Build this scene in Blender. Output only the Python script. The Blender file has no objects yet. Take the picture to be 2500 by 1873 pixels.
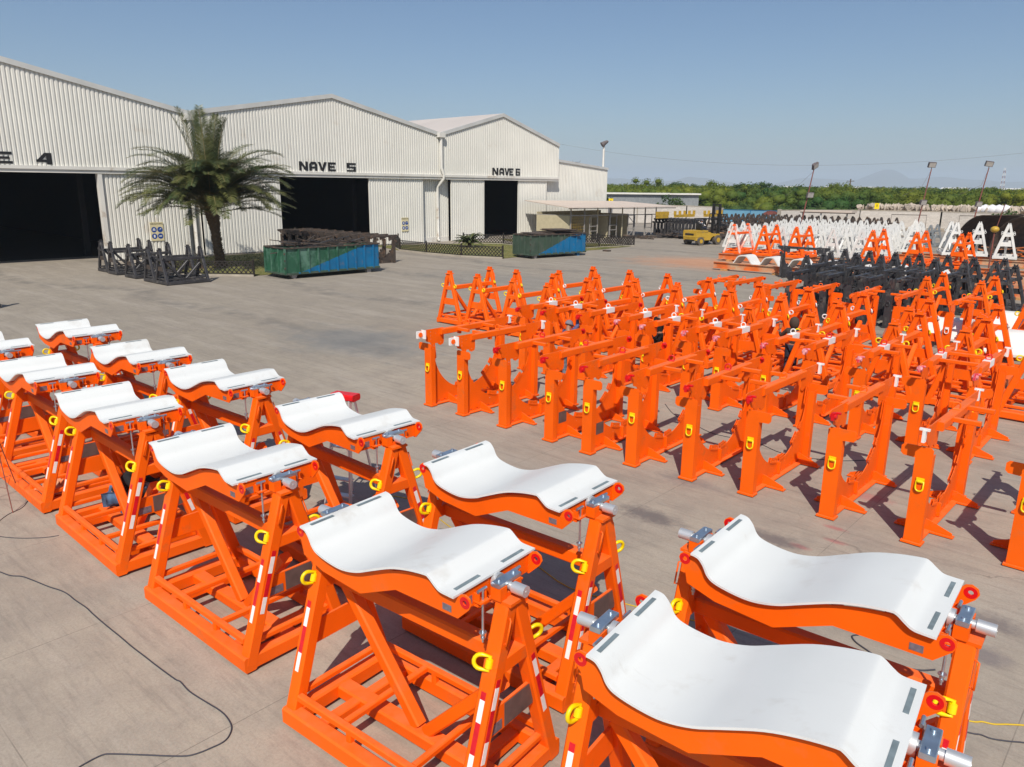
import bpy, bmesh, math, random
from mathutils import Vector, Matrix, Euler
PI = math.pi
R = math.radians
rnd = random.Random(7)
S = bpy.context.scene
COL = S.collection

# ------------------------------------------------------------------ camera
cam_d = bpy.data.cameras.new('camera')
cam = bpy.data.objects.new('camera', cam_d); COL.objects.link(cam)
cam.matrix_world = Matrix(((0.74148173, -0.17468207, 0.64783565, 0.0),
                           (0.67090705, 0.17947584, -0.71949438, 0.0),
                           (0.00941192, 0.96812943, 0.25027349, 5.5),
                           (0, 0, 0, 1)))
cam_d.sensor_width = 36.0; cam_d.lens = 26.848
cam_d.clip_start = 0.1; cam_d.clip_end = 30000
S.camera = cam
S.render.resolution_x = 1024; S.render.resolution_y = 767

# ------------------------------------------------------------------ sky and sun
SUN_EL = R(47.0); SUN_DIR = Vector((0.594 * math.cos(SUN_EL), -0.803 * math.cos(SUN_EL), math.sin(SUN_EL))).normalized()
W = bpy.data.worlds.new('World'); S.world = W; W.use_nodes = True
nt = W.node_tree
bg = nt.nodes['Background']
sky = nt.nodes.new('ShaderNodeTexSky'); sky.sky_type = 'NISHITA'; sky.sun_disc = False
sky.sun_elevation = SUN_EL; sky.sun_rotation = math.atan2(SUN_DIR.x, SUN_DIR.y)
sky.air_density = 1.0; sky.dust_density = 1.0; sky.ozone_density = 5.5; sky.altitude = 0
nt.links.new(sky.outputs[0], bg.inputs[0]); bg.inputs[1].default_value = 0.076
sun_d = bpy.data.lights.new('sun', 'SUN'); sun_d.energy = 4.2; sun_d.angle = R(0.5); sun_d.color = (1.0, 0.94, 0.84)
sun = bpy.data.objects.new('sun', sun_d); COL.objects.link(sun)
sun.rotation_euler = SUN_DIR.to_track_quat('Z', 'Y').to_euler(); sun.location = (0, 0, 60)
S.view_settings.view_transform = 'Standard'; S.view_settings.look = 'None'
S.view_settings.exposure = 0.18; S.view_settings.gamma = 1.0
S.render.engine = 'CYCLES'
S.cycles.max_bounces = 6; S.cycles.diffuse_bounces = 3; S.cycles.glossy_bounces = 2
S.cycles.volume_bounces = 2; S.cycles.transparent_max_bounces = 6

# ------------------------------------------------------------------ materials
def mat(name, col, rough=0.5, metal=0.0, var=0.0, vscale=3.0, bump=0.0, bscale=60.0, spec=0.5, coat=0.0, dirt=None, dirt_amt=0.0, dscale=1.5, dust_sheen=None, streak=0.0):
    m = bpy.data.materials.new(name); m.use_nodes = True
    n = m.node_tree.nodes; l = m.node_tree.links
    b = n['Principled BSDF']
    b.inputs['Roughness'].default_value = rough; b.inputs['Metallic'].default_value = metal
    b.inputs['Specular IOR Level'].default_value = spec
    if coat: b.inputs['Coat Weight'].default_value = coat; b.inputs['Coat Roughness'].default_value = 0.15
    c = (*col, 1)
    b.inputs['Base Color'].default_value = c
    tc = None
    if var or bump or dirt:
        tc = n.new('ShaderNodeTexCoord')
        oi = n.new('ShaderNodeObjectInfo')
        ad = n.new('ShaderNodeVectorMath'); ad.operation = 'ADD'
        sc = n.new('ShaderNodeVectorMath'); sc.operation = 'SCALE'
        cb = n.new('ShaderNodeCombineXYZ')
        l.new(oi.outputs['Random'], cb.inputs[0]); l.new(oi.outputs['Random'], cb.inputs[1])
        l.new(cb.outputs[0], sc.inputs[0]); sc.inputs['Scale'].default_value = 37.0
        l.new(tc.outputs['Object'], ad.inputs[0]); l.new(sc.outputs[0], ad.inputs[1])
        vec = ad.outputs[0]
    last = None
    if var:
        nz = n.new('ShaderNodeTexNoise'); nz.inputs['Scale'].default_value = vscale; nz.inputs['Detail'].default_value = 6
        l.new(vec, nz.inputs['Vector'])
        mr = n.new('ShaderNodeMapRange'); mr.inputs[1].default_value = 0.3; mr.inputs[2].default_value = 0.7
        mr.inputs[3].default_value = 1 - var; mr.inputs[4].default_value = 1 + var
        l.new(nz.outputs['Fac'], mr.inputs[0])
        mx = n.new('ShaderNodeVectorMath'); mx.operation = 'SCALE'; mx.inputs[0].default_value = col
        l.new(mr.outputs[0], mx.inputs['Scale']); last = mx.outputs[0]
        l.new(last, b.inputs['Base Color'])
    if dirt:
        nz = n.new('ShaderNodeTexNoise'); nz.inputs['Scale'].default_value = dscale; nz.inputs['Detail'].default_value = 9
        nz.inputs['Roughness'].default_value = 0.65
        l.new(vec, nz.inputs['Vector'])
        cr = n.new('ShaderNodeMapRange'); cr.inputs[1].default_value = 0.62 - 0.25 * dirt_amt; cr.inputs[2].default_value = 0.75 - 0.2 * dirt_amt
        l.new(nz.outputs['Fac'], cr.inputs[0])
        mx = n.new('ShaderNodeMix'); mx.data_type = 'RGBA'
        mx.inputs[6].default_value = c; mx.inputs[7].default_value = (*dirt, 1)
        if last: l.new(last, mx.inputs[6])
        l.new(cr.outputs[0], mx.inputs[0]); l.new(mx.outputs[2], b.inputs['Base Color'])
    if streak:
        mp = n.new('ShaderNodeMapping'); mp.inputs['Scale'].default_value = (1.2, 9, 2); mp.inputs['Rotation'].default_value = (0, 0, 0.5); l.new(vec, mp.inputs[0])
        nz = n.new('ShaderNodeTexNoise'); nz.inputs['Scale'].default_value = 2.2; nz.inputs['Detail'].default_value = 10; nz.inputs['Roughness'].default_value = 0.75; l.new(mp.outputs[0], nz.inputs['Vector'])
        mr = n.new('ShaderNodeMapRange'); mr.inputs[1].default_value = 0.60; mr.inputs[2].default_value = 0.72; mr.inputs[4].default_value = streak; l.new(nz.outputs['Fac'], mr.inputs[0])
        mx = n.new('ShaderNodeMix'); mx.data_type = 'RGBA'; src = b.inputs['Base Color'].links[0].from_socket; l.new(src, mx.inputs[6]); mx.inputs[7].default_value = (0.42, 0.40, 0.36, 1); l.new(mr.outputs[0], mx.inputs[0]); l.new(mx.outputs[2], b.inputs['Base Color'])
    if dust_sheen:  # tint on upward faces: some dust, plus the sky's reflection painted into the colour
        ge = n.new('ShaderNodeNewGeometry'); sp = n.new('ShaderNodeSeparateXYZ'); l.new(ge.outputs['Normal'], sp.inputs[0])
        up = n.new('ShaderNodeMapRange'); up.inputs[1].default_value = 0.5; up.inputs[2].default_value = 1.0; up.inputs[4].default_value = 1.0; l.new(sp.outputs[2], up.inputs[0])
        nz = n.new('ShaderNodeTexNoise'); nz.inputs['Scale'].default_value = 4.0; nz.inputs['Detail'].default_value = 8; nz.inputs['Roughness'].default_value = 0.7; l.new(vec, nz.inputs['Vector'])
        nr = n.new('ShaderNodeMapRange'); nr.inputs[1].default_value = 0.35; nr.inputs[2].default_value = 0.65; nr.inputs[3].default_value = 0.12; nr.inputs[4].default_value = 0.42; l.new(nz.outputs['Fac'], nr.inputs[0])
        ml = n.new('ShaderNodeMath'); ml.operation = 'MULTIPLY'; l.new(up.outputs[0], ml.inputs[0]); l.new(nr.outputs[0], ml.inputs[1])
        mx = n.new('ShaderNodeMix'); mx.data_type = 'RGBA'; src = b.inputs['Base Color'].links[0].from_socket; l.new(src, mx.inputs[6]); mx.inputs[7].default_value = (*dust_sheen, 1); l.new(ml.outputs[0], mx.inputs[0]); l.new(mx.outputs[2], b.inputs['Base Color'])
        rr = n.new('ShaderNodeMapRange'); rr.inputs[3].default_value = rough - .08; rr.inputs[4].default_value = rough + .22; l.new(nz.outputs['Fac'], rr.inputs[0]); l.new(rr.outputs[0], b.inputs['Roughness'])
    if bump:
        nz = n.new('ShaderNodeTexNoise'); nz.inputs['Scale'].default_value = bscale; nz.inputs['Detail'].default_value = 4
        l.new(vec, nz.inputs['Vector'])
        bp = n.new('ShaderNodeBump'); bp.inputs['Strength'].default_value = bump; bp.inputs['Distance'].default_value = 0.01
        l.new(nz.outputs['Fac'], bp.inputs['Height']); l.new(bp.outputs[0], b.inputs['Normal'])
    return m

M = {}
M['orange'] = mat('orange_paint', (0.90, 0.122, 0.001), 0.44, spec=0.25, dust_sheen=(0.74, 0.24, 0.10), var=0.09, vscale=1.3, bump=0.10, bscale=22, dirt=(0.70, 0.13, 0.02), dirt_amt=0.2, dscale=2.4)
M['orange_dull'] = mat('orange_overspray', (0.62, 0.14, 0.022), 0.65, var=0.15, vscale=2, dirt=(0.50, 0.33, 0.20), dirt_amt=0.7, dscale=0.9)
M['orange_white'] = mat('orange_over_primer', (0.85, 0.11, 0.01), 0.5, dirt=(0.78, 0.74, 0.68), dirt_amt=0.9, dscale=0.7)
M['yellow'] = mat('yellow_paint', (0.85, 0.62, 0.0), 0.35, var=0.06)
M['red'] = mat('red_paint', (0.66, 0.006, 0.010), 0.35, var=0.08)
M['pink'] = mat('red_sprayed_tape', (0.80, 0.36, 0.38), 0.6, dirt=(0.70, 0.02, 0.05), dirt_amt=0.75, dscale=9)
M['white_tape'] = mat('white_masking', (0.78, 0.76, 0.74), 0.6, var=0.05)
M['pad'] = mat('white_polymer_pad', (0.70, 0.715, 0.705), 0.45, var=0.03, vscale=1.2, bump=0.03, bscale=8, streak=0.22, dirt=(0.60, 0.59, 0.56), dirt_amt=0.25, dscale=1.6)
M['grip'] = mat('grey_grip_strip', (0.17, 0.215, 0.235), 0.7, var=0.2, vscale=12)
M['tape_white'] = mat('reflective_white', (0.82, 0.80, 0.78), 0.3, var=0.06, vscale=14)
M['tape_red'] = mat('reflective_red', (0.62, 0.008, 0.02), 0.3, var=0.12, vscale=14)
M['zinc'] = mat('zinc_plated', (0.50, 0.58, 0.66), 0.32, 0.85, var=0.15, vscale=9)
M['alu'] = mat('turned_aluminium', (0.66, 0.67, 0.68), 0.42, 0.6, var=0.06)
M['plate'] = mat('grey_brown_plate', (0.135, 0.095, 0.085), 0.5, 0.2, var=0.2, vscale=7, bump=0.2, bscale=30)
M['nameplate'] = mat('metal_nameplate', (0.22, 0.20, 0.24), 0.4, 0.4, var=0.25, vscale=30)
M['white_paint'] = mat('white_primer', (0.72, 0.71, 0.68), 0.55, var=0.06, vscale=1.5)
M['black_paint'] = mat('black_primer', (0.040, 0.038, 0.041), 0.45, var=0.3, vscale=2, dirt=(0.12, 0.11, 0.10), dirt_amt=0.35, dscale=2.5)
M['rust_dark'] = mat('dark_rusty_steel', (0.060, 0.045, 0.036), 0.75, var=0.35, vscale=2.5, dirt=(0.15, 0.09, 0.055), dirt_amt=0.4, dscale=2.2)
M['grey_paint'] = mat('grey_paint', (0.22, 0.235, 0.245), 0.5, var=0.15)
M['siding'] = mat('white_corrugated_sheet', (0.70, 0.685, 0.63), 0.5, var=0.04, vscale=0.5, dirt=(0.56, 0.50, 0.42), dirt_amt=0.06, dscale=0.35)
M['trim'] = mat('pale_trim', (0.68, 0.66, 0.61), 0.5, var=0.08, vscale=0.6, dirt=(0.40, 0.31, 0.22), dirt_amt=0.2, dscale=0.8)
M['galv'] = mat('galvanised_flashing', (0.55, 0.55, 0.53), 0.55, 0.1, var=0.10, vscale=0.7)
M['roof'] = mat('pale_roof_sheet', (0.56, 0.505, 0.46), 0.55, var=0.05, vscale=0.3)
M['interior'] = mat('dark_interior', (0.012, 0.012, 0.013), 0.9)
M['lettering'] = mat('black_lettering', (0.012, 0.012, 0.013), 0.6)
M['sign_bg'] = mat('cream_sign_board', (0.66, 0.58, 0.36), 0.6, var=0.08, vscale=3)
M['sign_blue'] = mat('blue_pictogram', (0.015, 0.06, 0.27), 0.5)
M['sign_white'] = mat('white_pictogram', (0.75, 0.75, 0.72), 0.5)
M['green_bin'] = mat('green_bin_paint', (0.018, 0.085, 0.045), 0.55, var=0.25, vscale=1.4, dirt=(0.10, 0.20, 0.15), dirt_amt=0.65, dscale=1.0)
M['green_dull'] = mat('faded_green_bin_paint', (0.045, 0.075, 0.052), 0.6, var=0.2, vscale=1.3, dirt=(0.09, 0.10, 0.08), dirt_amt=0.4, dscale=1.4)
M['blue_bin'] = mat('blue_bin_paint', (0.004, 0.13, 0.29), 0.5, var=0.15, vscale=1.5, dirt=(0.10, 0.13, 0.18), dirt_amt=0.15, dscale=2.5)
M['fence_black'] = mat('black_lattice', (0.022, 0.017, 0.014), 0.6, var=0.2)
M['concrete'] = mat('kerb_concrete', (0.36, 0.32, 0.26), 0.9, var=0.15, vscale=1.5, bump=0.3, bscale=20)
M['block_wall'] = mat('grey_block_wall', (0.40, 0.365, 0.33), 0.9, var=0.12, vscale=0.6, dirt=(0.28, 0.25, 0.22), dirt_amt=0.2, dscale=0.4)
M['gate_blue'] = mat('pale_blue_gate', (0.14, 0.32, 0.45), 0.5, var=0.06, vscale=0.8, dirt=(0.22, 0.10, 0.08), dirt_amt=0.04, dscale=0.7)
M['rust_pole'] = mat('rusty_pole', (0.20, 0.060, 0.045), 0.7, var=0.2)
M['lamp_grey'] = mat('lamp_housing', (0.12, 0.10, 0.10), 0.6, var=0.2)
M['lamp_glass'] = mat('lamp_glass', (0.40, 0.37, 0.34), 0.15, var=0.1)
M['cream'] = mat('cream_wall', (0.48, 0.42, 0.28), 0.8, var=0.08)
M['steel_grey'] = mat('grey_steel_tube', (0.30, 0.28, 0.26), 0.6, var=0.15)
M['tan_roof'] = mat('tan_sheet_roof', (0.60, 0.50, 0.42), 0.7, var=0.06, vscale=0.8)
M['fork_yellow'] = mat('forklift_yellow', (0.50, 0.31, 0.03), 0.5, var=0.12, vscale=2, dirt=(0.30, 0.22, 0.12), dirt_amt=0.2, dscale=2.5)
M['rubber'] = mat('dusty_tyre_rubber', (0.10, 0.085, 0.07), 0.9, var=0.3)
M['black'] = mat('matt_black', (0.012, 0.012, 0.013), 0.5)
M['wood'] = mat('timber_block', (0.50, 0.25, 0.09), 0.8, var=0.25, vscale=6)
M['cord_dark'] = mat('dark_cord', (0.045, 0.045, 0.06), 0.6)
M['cord_yellow'] = mat('yellow_cord', (0.60, 0.40, 0.02), 0.6)
M['skin'] = mat('skin', (0.36, 0.17, 0.10), 0.5)
M['denim'] = mat('faded_denim', (0.055, 0.11, 0.20), 0.85, var=0.45, vscale=9, bump=0.5, bscale=25)
M['denim_dark'] = mat('dark_denim', (0.020, 0.026, 0.052), 0.9, var=0.4, vscale=8, bump=0.5, bscale=25)
M['jeans_grey'] = mat('grey_jeans', (0.13, 0.15, 0.19), 0.9, var=0.45, vscale=12, bump=0.6, bscale=25)
M['shirt_blue'] = mat('violet_blue_shirt', (0.085, 0.085, 0.19), 0.85, var=0.25, vscale=7, bump=0.4, bscale=20)
M['cap_grey'] = mat('grey_cap_cloth', (0.20, 0.18, 0.21), 0.9, var=0.2)
M['hoodie'] = mat('brown_hooded_top', (0.055, 0.036, 0.026), 0.9, var=0.2, bump=0.4, bscale=18)
M['hoodie_print'] = mat('pale_ornate_print', (0.45, 0.38, 0.26), 0.8)
M['black_cloth'] = mat('black_cloth', (0.010, 0.010, 0.013), 0.9, var=0.3)
M['boot'] = mat('dark_boot', (0.02, 0.02, 0.03), 0.7)
M['copper'] = mat('copper_cup', (0.50, 0.24, 0.12), 0.45, 0.3)
M['trunk'] = mat('palm_trunk', (0.13, 0.085, 0.05), 0.9, var=0.35, vscale=9, bump=0.8, bscale=14)
M['bark'] = mat('grey_bark', (0.13, 0.10, 0.075), 0.9, var=0.3)
M['cloth_rag'] = mat('crumpled_plastic', (0.60, 0.50, 0.46), 0.5)
M['rock'] = mat('rubble', (0.45, 0.38, 0.31), 0.9, var=0.2, vscale=0.5)
M['white_bag'] = mat('white_bulk_bag', (0.72, 0.71, 0.73), 0.7, var=0.05)

def leafmat(name, c1, c2, rough=0.55, scale=0.6, trans=0.25):
    m = bpy.data.materials.new(name); m.use_nodes = True
    n = m.node_tree.nodes; l = m.node_tree.links; b = n['Principled BSDF']
    tc = n.new('ShaderNodeTexCoord'); nz = n.new('ShaderNodeTexNoise'); nz.inputs['Scale'].default_value = scale; nz.inputs['Detail'].default_value = 3
    l.new(tc.outputs['Object'], nz.inputs['Vector'])
    cr = n.new('ShaderNodeValToRGB'); cr.color_ramp.elements[0].position = 0.35; cr.color_ramp.elements[1].position = 0.65
    cr.color_ramp.elements[0].color = (*c1, 1); cr.color_ramp.elements[1].color = (*c2, 1)
    l.new(nz.outputs['Fac'], cr.inputs[0]); l.new(cr.outputs[0], b.inputs['Base Color'])
    b.inputs['Roughness'].default_value = rough
    tr = n.new('ShaderNodeBsdfTranslucent'); l.new(cr.outputs[0], tr.inputs[0])
    mx = n.new('ShaderNodeMixShader'); mx.inputs[0].default_value = trans
    l.new(b.outputs[0], mx.inputs[1]); l.new(tr.outputs[0], mx.inputs[2]); l.new(mx.outputs[0], n['Material Output'].inputs[0])
    return m
M['frond'] = leafmat('palm_frond', (0.050, 0.078, 0.028), (0.150, 0.155, 0.050), 0.42, 0.7)
M['frond_stem'] = mat('palm_stem', (0.22, 0.17, 0.07), 0.6, var=0.2)
M['thicket'] = leafmat('thicket_leaves', (0.030, 0.092, 0.008), (0.190, 0.205, 0.006), 0.75, 0.07)
M['thicket2'] = leafmat('shrub_leaves', (0.028, 0.072, 0.010), (0.070, 0.120, 0.018), 0.75, 0.3)
M['grass'] = leafmat('lawn_grass', (0.11, 0.125, 0.028), (0.20, 0.175, 0.055), 0.9, 0.5, 0.0)
M['agave'] = leafmat('cycad_leaves', (0.05, 0.08, 0.02), (0.09, 0.12, 0.035), 0.5, 1.5)

# concrete yard
def ground_mat():
    m = bpy.data.materials.new('yard_concrete'); m.use_nodes = True
    n = m.node_tree.nodes; l = m.node_tree.links; b = n['Principled BSDF']
    geo = n.new('ShaderNodeNewGeometry'); sep = n.new('ShaderNodeSeparateXYZ'); l.new(geo.outputs['Position'], sep.inputs[0])
    P = geo.outputs['Position']
    def noise(scale, detail=8, rough=0.6, sx=1, sy=1, off=0):
        mp = n.new('ShaderNodeMapping'); mp.inputs['Scale'].default_value = (sx, sy, 1); mp.inputs['Location'].default_value = (off, off * .7, 0)
        l.new(P, mp.inputs[0])
        q = n.new('ShaderNodeTexNoise'); q.inputs['Scale'].default_value = scale; q.inputs['Detail'].default_value = detail; q.inputs['Roughness'].default_value = rough
        l.new(mp.outputs[0], q.inputs['Vector']); return q.outputs['Fac']
    def mrange(x, a, c, d, e, smooth=False):
        q = n.new('ShaderNodeMapRange'); q.inputs[1].default_value = a; q.inputs[2].default_value = c; q.inputs[3].default_value = d; q.inputs[4].default_value = e
        if smooth: q.interpolation_type = 'SMOOTHSTEP'
        l.new(x, q.inputs[0]); return q.outputs[0]
    def mth(op, a, c=None):
        q = n.new('ShaderNodeMath'); q.operation = op
        for i, v in enumerate((a, c)):
            if v is None: continue
            if isinstance(v, (int, float)): q.inputs[i].default_value = v
            else: l.new(v, q.inputs[i])
        return q.outputs[0]
    def mix(f, a, c):
        q = n.new('ShaderNodeMix'); q.data_type = 'RGBA'
        if isinstance(f, (int, float)): q.inputs[0].default_value = f
        else: l.new(f, q.inputs[0])
        for i, v in ((6, a), (7, c)):
            if isinstance(v, tuple): q.inputs[i].default_value = (*v, 1)
            else: l.new(v, q.inputs[i])
        return q.outputs[2]
    X = sep.outputs[0]; Y = sep.outputs[1]
    base = mix(mrange(noise(0.12, 5), 0.38, 0.62, 0, 1), (0.350, 0.300, 0.246), (0.425, 0.368, 0.298))
    # the far lanes are older and greyer, the working slab is pinker
    zone = mrange(mth('ADD', Y, mth('MULTIPLY', noise(0.07, 4, off=9), 14)), 22, 34, 0, 1, True)
    zone2 = mrange(mth('ADD', X, mth('MULTIPLY', noise(0.09, 4, off=19), 10)), -9, -18, 0, 1, True)
    zone = mth('MAXIMUM', zone, zone2)
    base = mix(mth('MULTIPLY', zone, 0.75), base, (0.300, 0.264, 0.211))
    base = mix(mrange(noise(1.1, 9, .7, off=3), 0.42, 0.72, 0, 0.6), base, (0.225, 0.195, 0.172))
    base = mix(mrange(noise(0.5, 7, .7, sx=.35, sy=2.2, off=5), 0.48, 0.70, 0, 0.55), base, (0.45, 0.40, 0.34))
    base = mix(mrange(noise(2.4, 8, .75, sx=.25, sy=2.6, off=15), 0.50, 0.70, 0, 0.55), base, (0.190, 0.163, 0.145))
    base = mix(mrange(noise(30, 5, .8), 0.42, 0.7, 0, 0.40), base, (0.19, 0.165, 0.14))
    base = mix(mrange(noise(7, 9, .8, sx=.5, sy=1.6, off=33), 0.52, 0.72, 0, 0.45), base, (0.44, 0.39, 0.34))
    base = mix(mrange(noise(5, 8, .8, off=53), 0.56, 0.74, 0, 0.5), base, (0.17, 0.145, 0.13))
    # tyre polish in long dark arcs across the lanes
    wv = n.new('ShaderNodeTexWave'); wv.wave_type = 'RINGS'; wv.inputs['Scale'].default_value = 0.035; wv.inputs['Distortion'].default_value = 7; wv.inputs['Detail'].default_value = 4; wv.inputs['Detail Scale'].default_value = 1.2
    mp = n.new('ShaderNodeMapping'); mp.inputs['Location'].default_value = (40, -10, 0); l.new(P, mp.inputs[0]); l.new(mp.outputs[0], wv.inputs['Vector'])
    tyre = mth('MULTIPLY', mrange(wv.outputs['Fac'], 0.90, 0.99, 0, 0.5), mrange(noise(0.9, 6, off=4), 0.4, 0.6, 0, 1))
    base = mix(mth('MULTIPLY', tyre, zone), base, (0.14, 0.13, 0.12))
    # bluish damp stain in the middle lane
    def spot(cx, cy, rx, ry, col, amt, base, nsc=2.0, k=0.6):
        dx = mth('DIVIDE', mth('SUBTRACT', X, cx), rx); dy = mth('DIVIDE', mth('SUBTRACT', Y, cy), ry)
        d = mth('SQRT', mth('ADD', mth('MULTIPLY', dx, dx), mth('MULTIPLY', dy, dy)))
        d = mth('ADD', d, mth('MULTIPLY', mth('SUBTRACT', noise(nsc, 7, .75, off=cx), 0.5), k * 3))
        return mix(mrange(d, 0.35, 1.0, amt, 0), base, col)
    base = spot(-22.5, 16.5, 4.5, 2.6, (0.15, 0.165, 0.175), 0.55, base, 0.7)
    base = spot(-30, 34, 9, 4.5, (0.20, 0.20, 0.195), 0.35, base, 0.4)
    base = spot(-24, 30, 5, 4, (0.42, 0.36, 0.29), 0.45, base, 0.5)
    for q in ((-3.86, 12.41), (-3.66, 11.9), (-4.02, 11.33)):
        base = spot(q[0], q[1], 0.22, 0.10, (0.40, 0.12, 0.12), 0.6, base, 9, .5)
    base = spot(-3.9, 14.2, 0.5, 0.25, (0.40, 0.11, 0.12), 0.5, base, 7)
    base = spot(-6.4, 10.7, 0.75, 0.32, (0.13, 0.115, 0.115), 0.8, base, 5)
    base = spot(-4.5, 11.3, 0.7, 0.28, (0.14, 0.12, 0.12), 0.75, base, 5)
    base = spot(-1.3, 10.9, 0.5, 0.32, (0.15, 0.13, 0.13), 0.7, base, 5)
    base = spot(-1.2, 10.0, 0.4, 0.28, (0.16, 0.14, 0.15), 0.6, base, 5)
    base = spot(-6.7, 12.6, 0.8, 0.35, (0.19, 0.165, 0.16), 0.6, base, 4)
    # orange overspray round the paint trestles
    base = spot(-27.5, 53, 8, 6, (0.60, 0.26, 0.12), 0.55, base, 0.6, .45)
    # saw-cut joints
    def joint(coord, period, off):
        f = mth('FRACT', mth('ADD', mth('DIVIDE', coord, period), off))
        return mth('LESS_THAN', mth('ABSOLUTE', mth('SUBTRACT', f, 0.5)), 0.006 / period)
    jx = joint(X, 3.05, 0.5 + 6.735 / 3.05 - 2); jy = joint(Y, 6.0, 0.5 - 1.51 / 6.0)
    near = mrange(Y, 30, 45, 1, 0)
    j = mth('MULTIPLY', mth('MULTIPLY', mth('MAXIMUM', jx, jy), mrange(noise(2.0, 3, off=7), 0.35, 0.55, 0.35, 1)), near)
    base = mix(mth('MULTIPLY', j, 0.5), base, (0.10, 0.085, 0.075))
    # hairline cracks
    vo = n.new('ShaderNodeTexVoronoi'); vo.feature = 'DISTANCE_TO_EDGE'; vo.inputs['Scale'].default_value = 0.13
    nz = n.new('ShaderNodeTexNoise'); nz.inputs['Scale'].default_value = 1.2; nz.inputs['Detail'].default_value = 6; l.new(P, nz.inputs['Vector'])
    va = n.new('ShaderNodeVectorMath'); va.operation = 'MULTIPLY_ADD'; va.inputs[1].default_value = (0.9, 0.9, 0); l.new(nz.outputs['Color'], va.inputs[0]); l.new(P, va.inputs[2])
    l.new(va.outputs[0], vo.inputs['Vector'])
    crk = mrange(vo.outputs['Distance'], 0.0, 0.0016, 0.55, 0)
    base = mix(mth('MULTIPLY', crk, mrange(noise(0.3, 3, off=12), 0.5, 0.6, 0, 1)), base, (0.12, 0.10, 0.09))
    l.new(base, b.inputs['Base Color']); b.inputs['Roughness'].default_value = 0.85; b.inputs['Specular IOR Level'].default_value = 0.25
    bp = n.new('ShaderNodeBump'); bp.inputs['Strength'].default_value = 0.25; bp.inputs['Distance'].default_value = 0.01
    l.new(noise(45, 6, .7), bp.inputs['Height']); l.new(bp.outputs[0], b.inputs['Normal'])
    return m
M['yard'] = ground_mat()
M['dirt'] = mat('dry_dirt', (0.34, 0.27, 0.19), 0.95, var=0.25, vscale=0.08)

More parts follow.
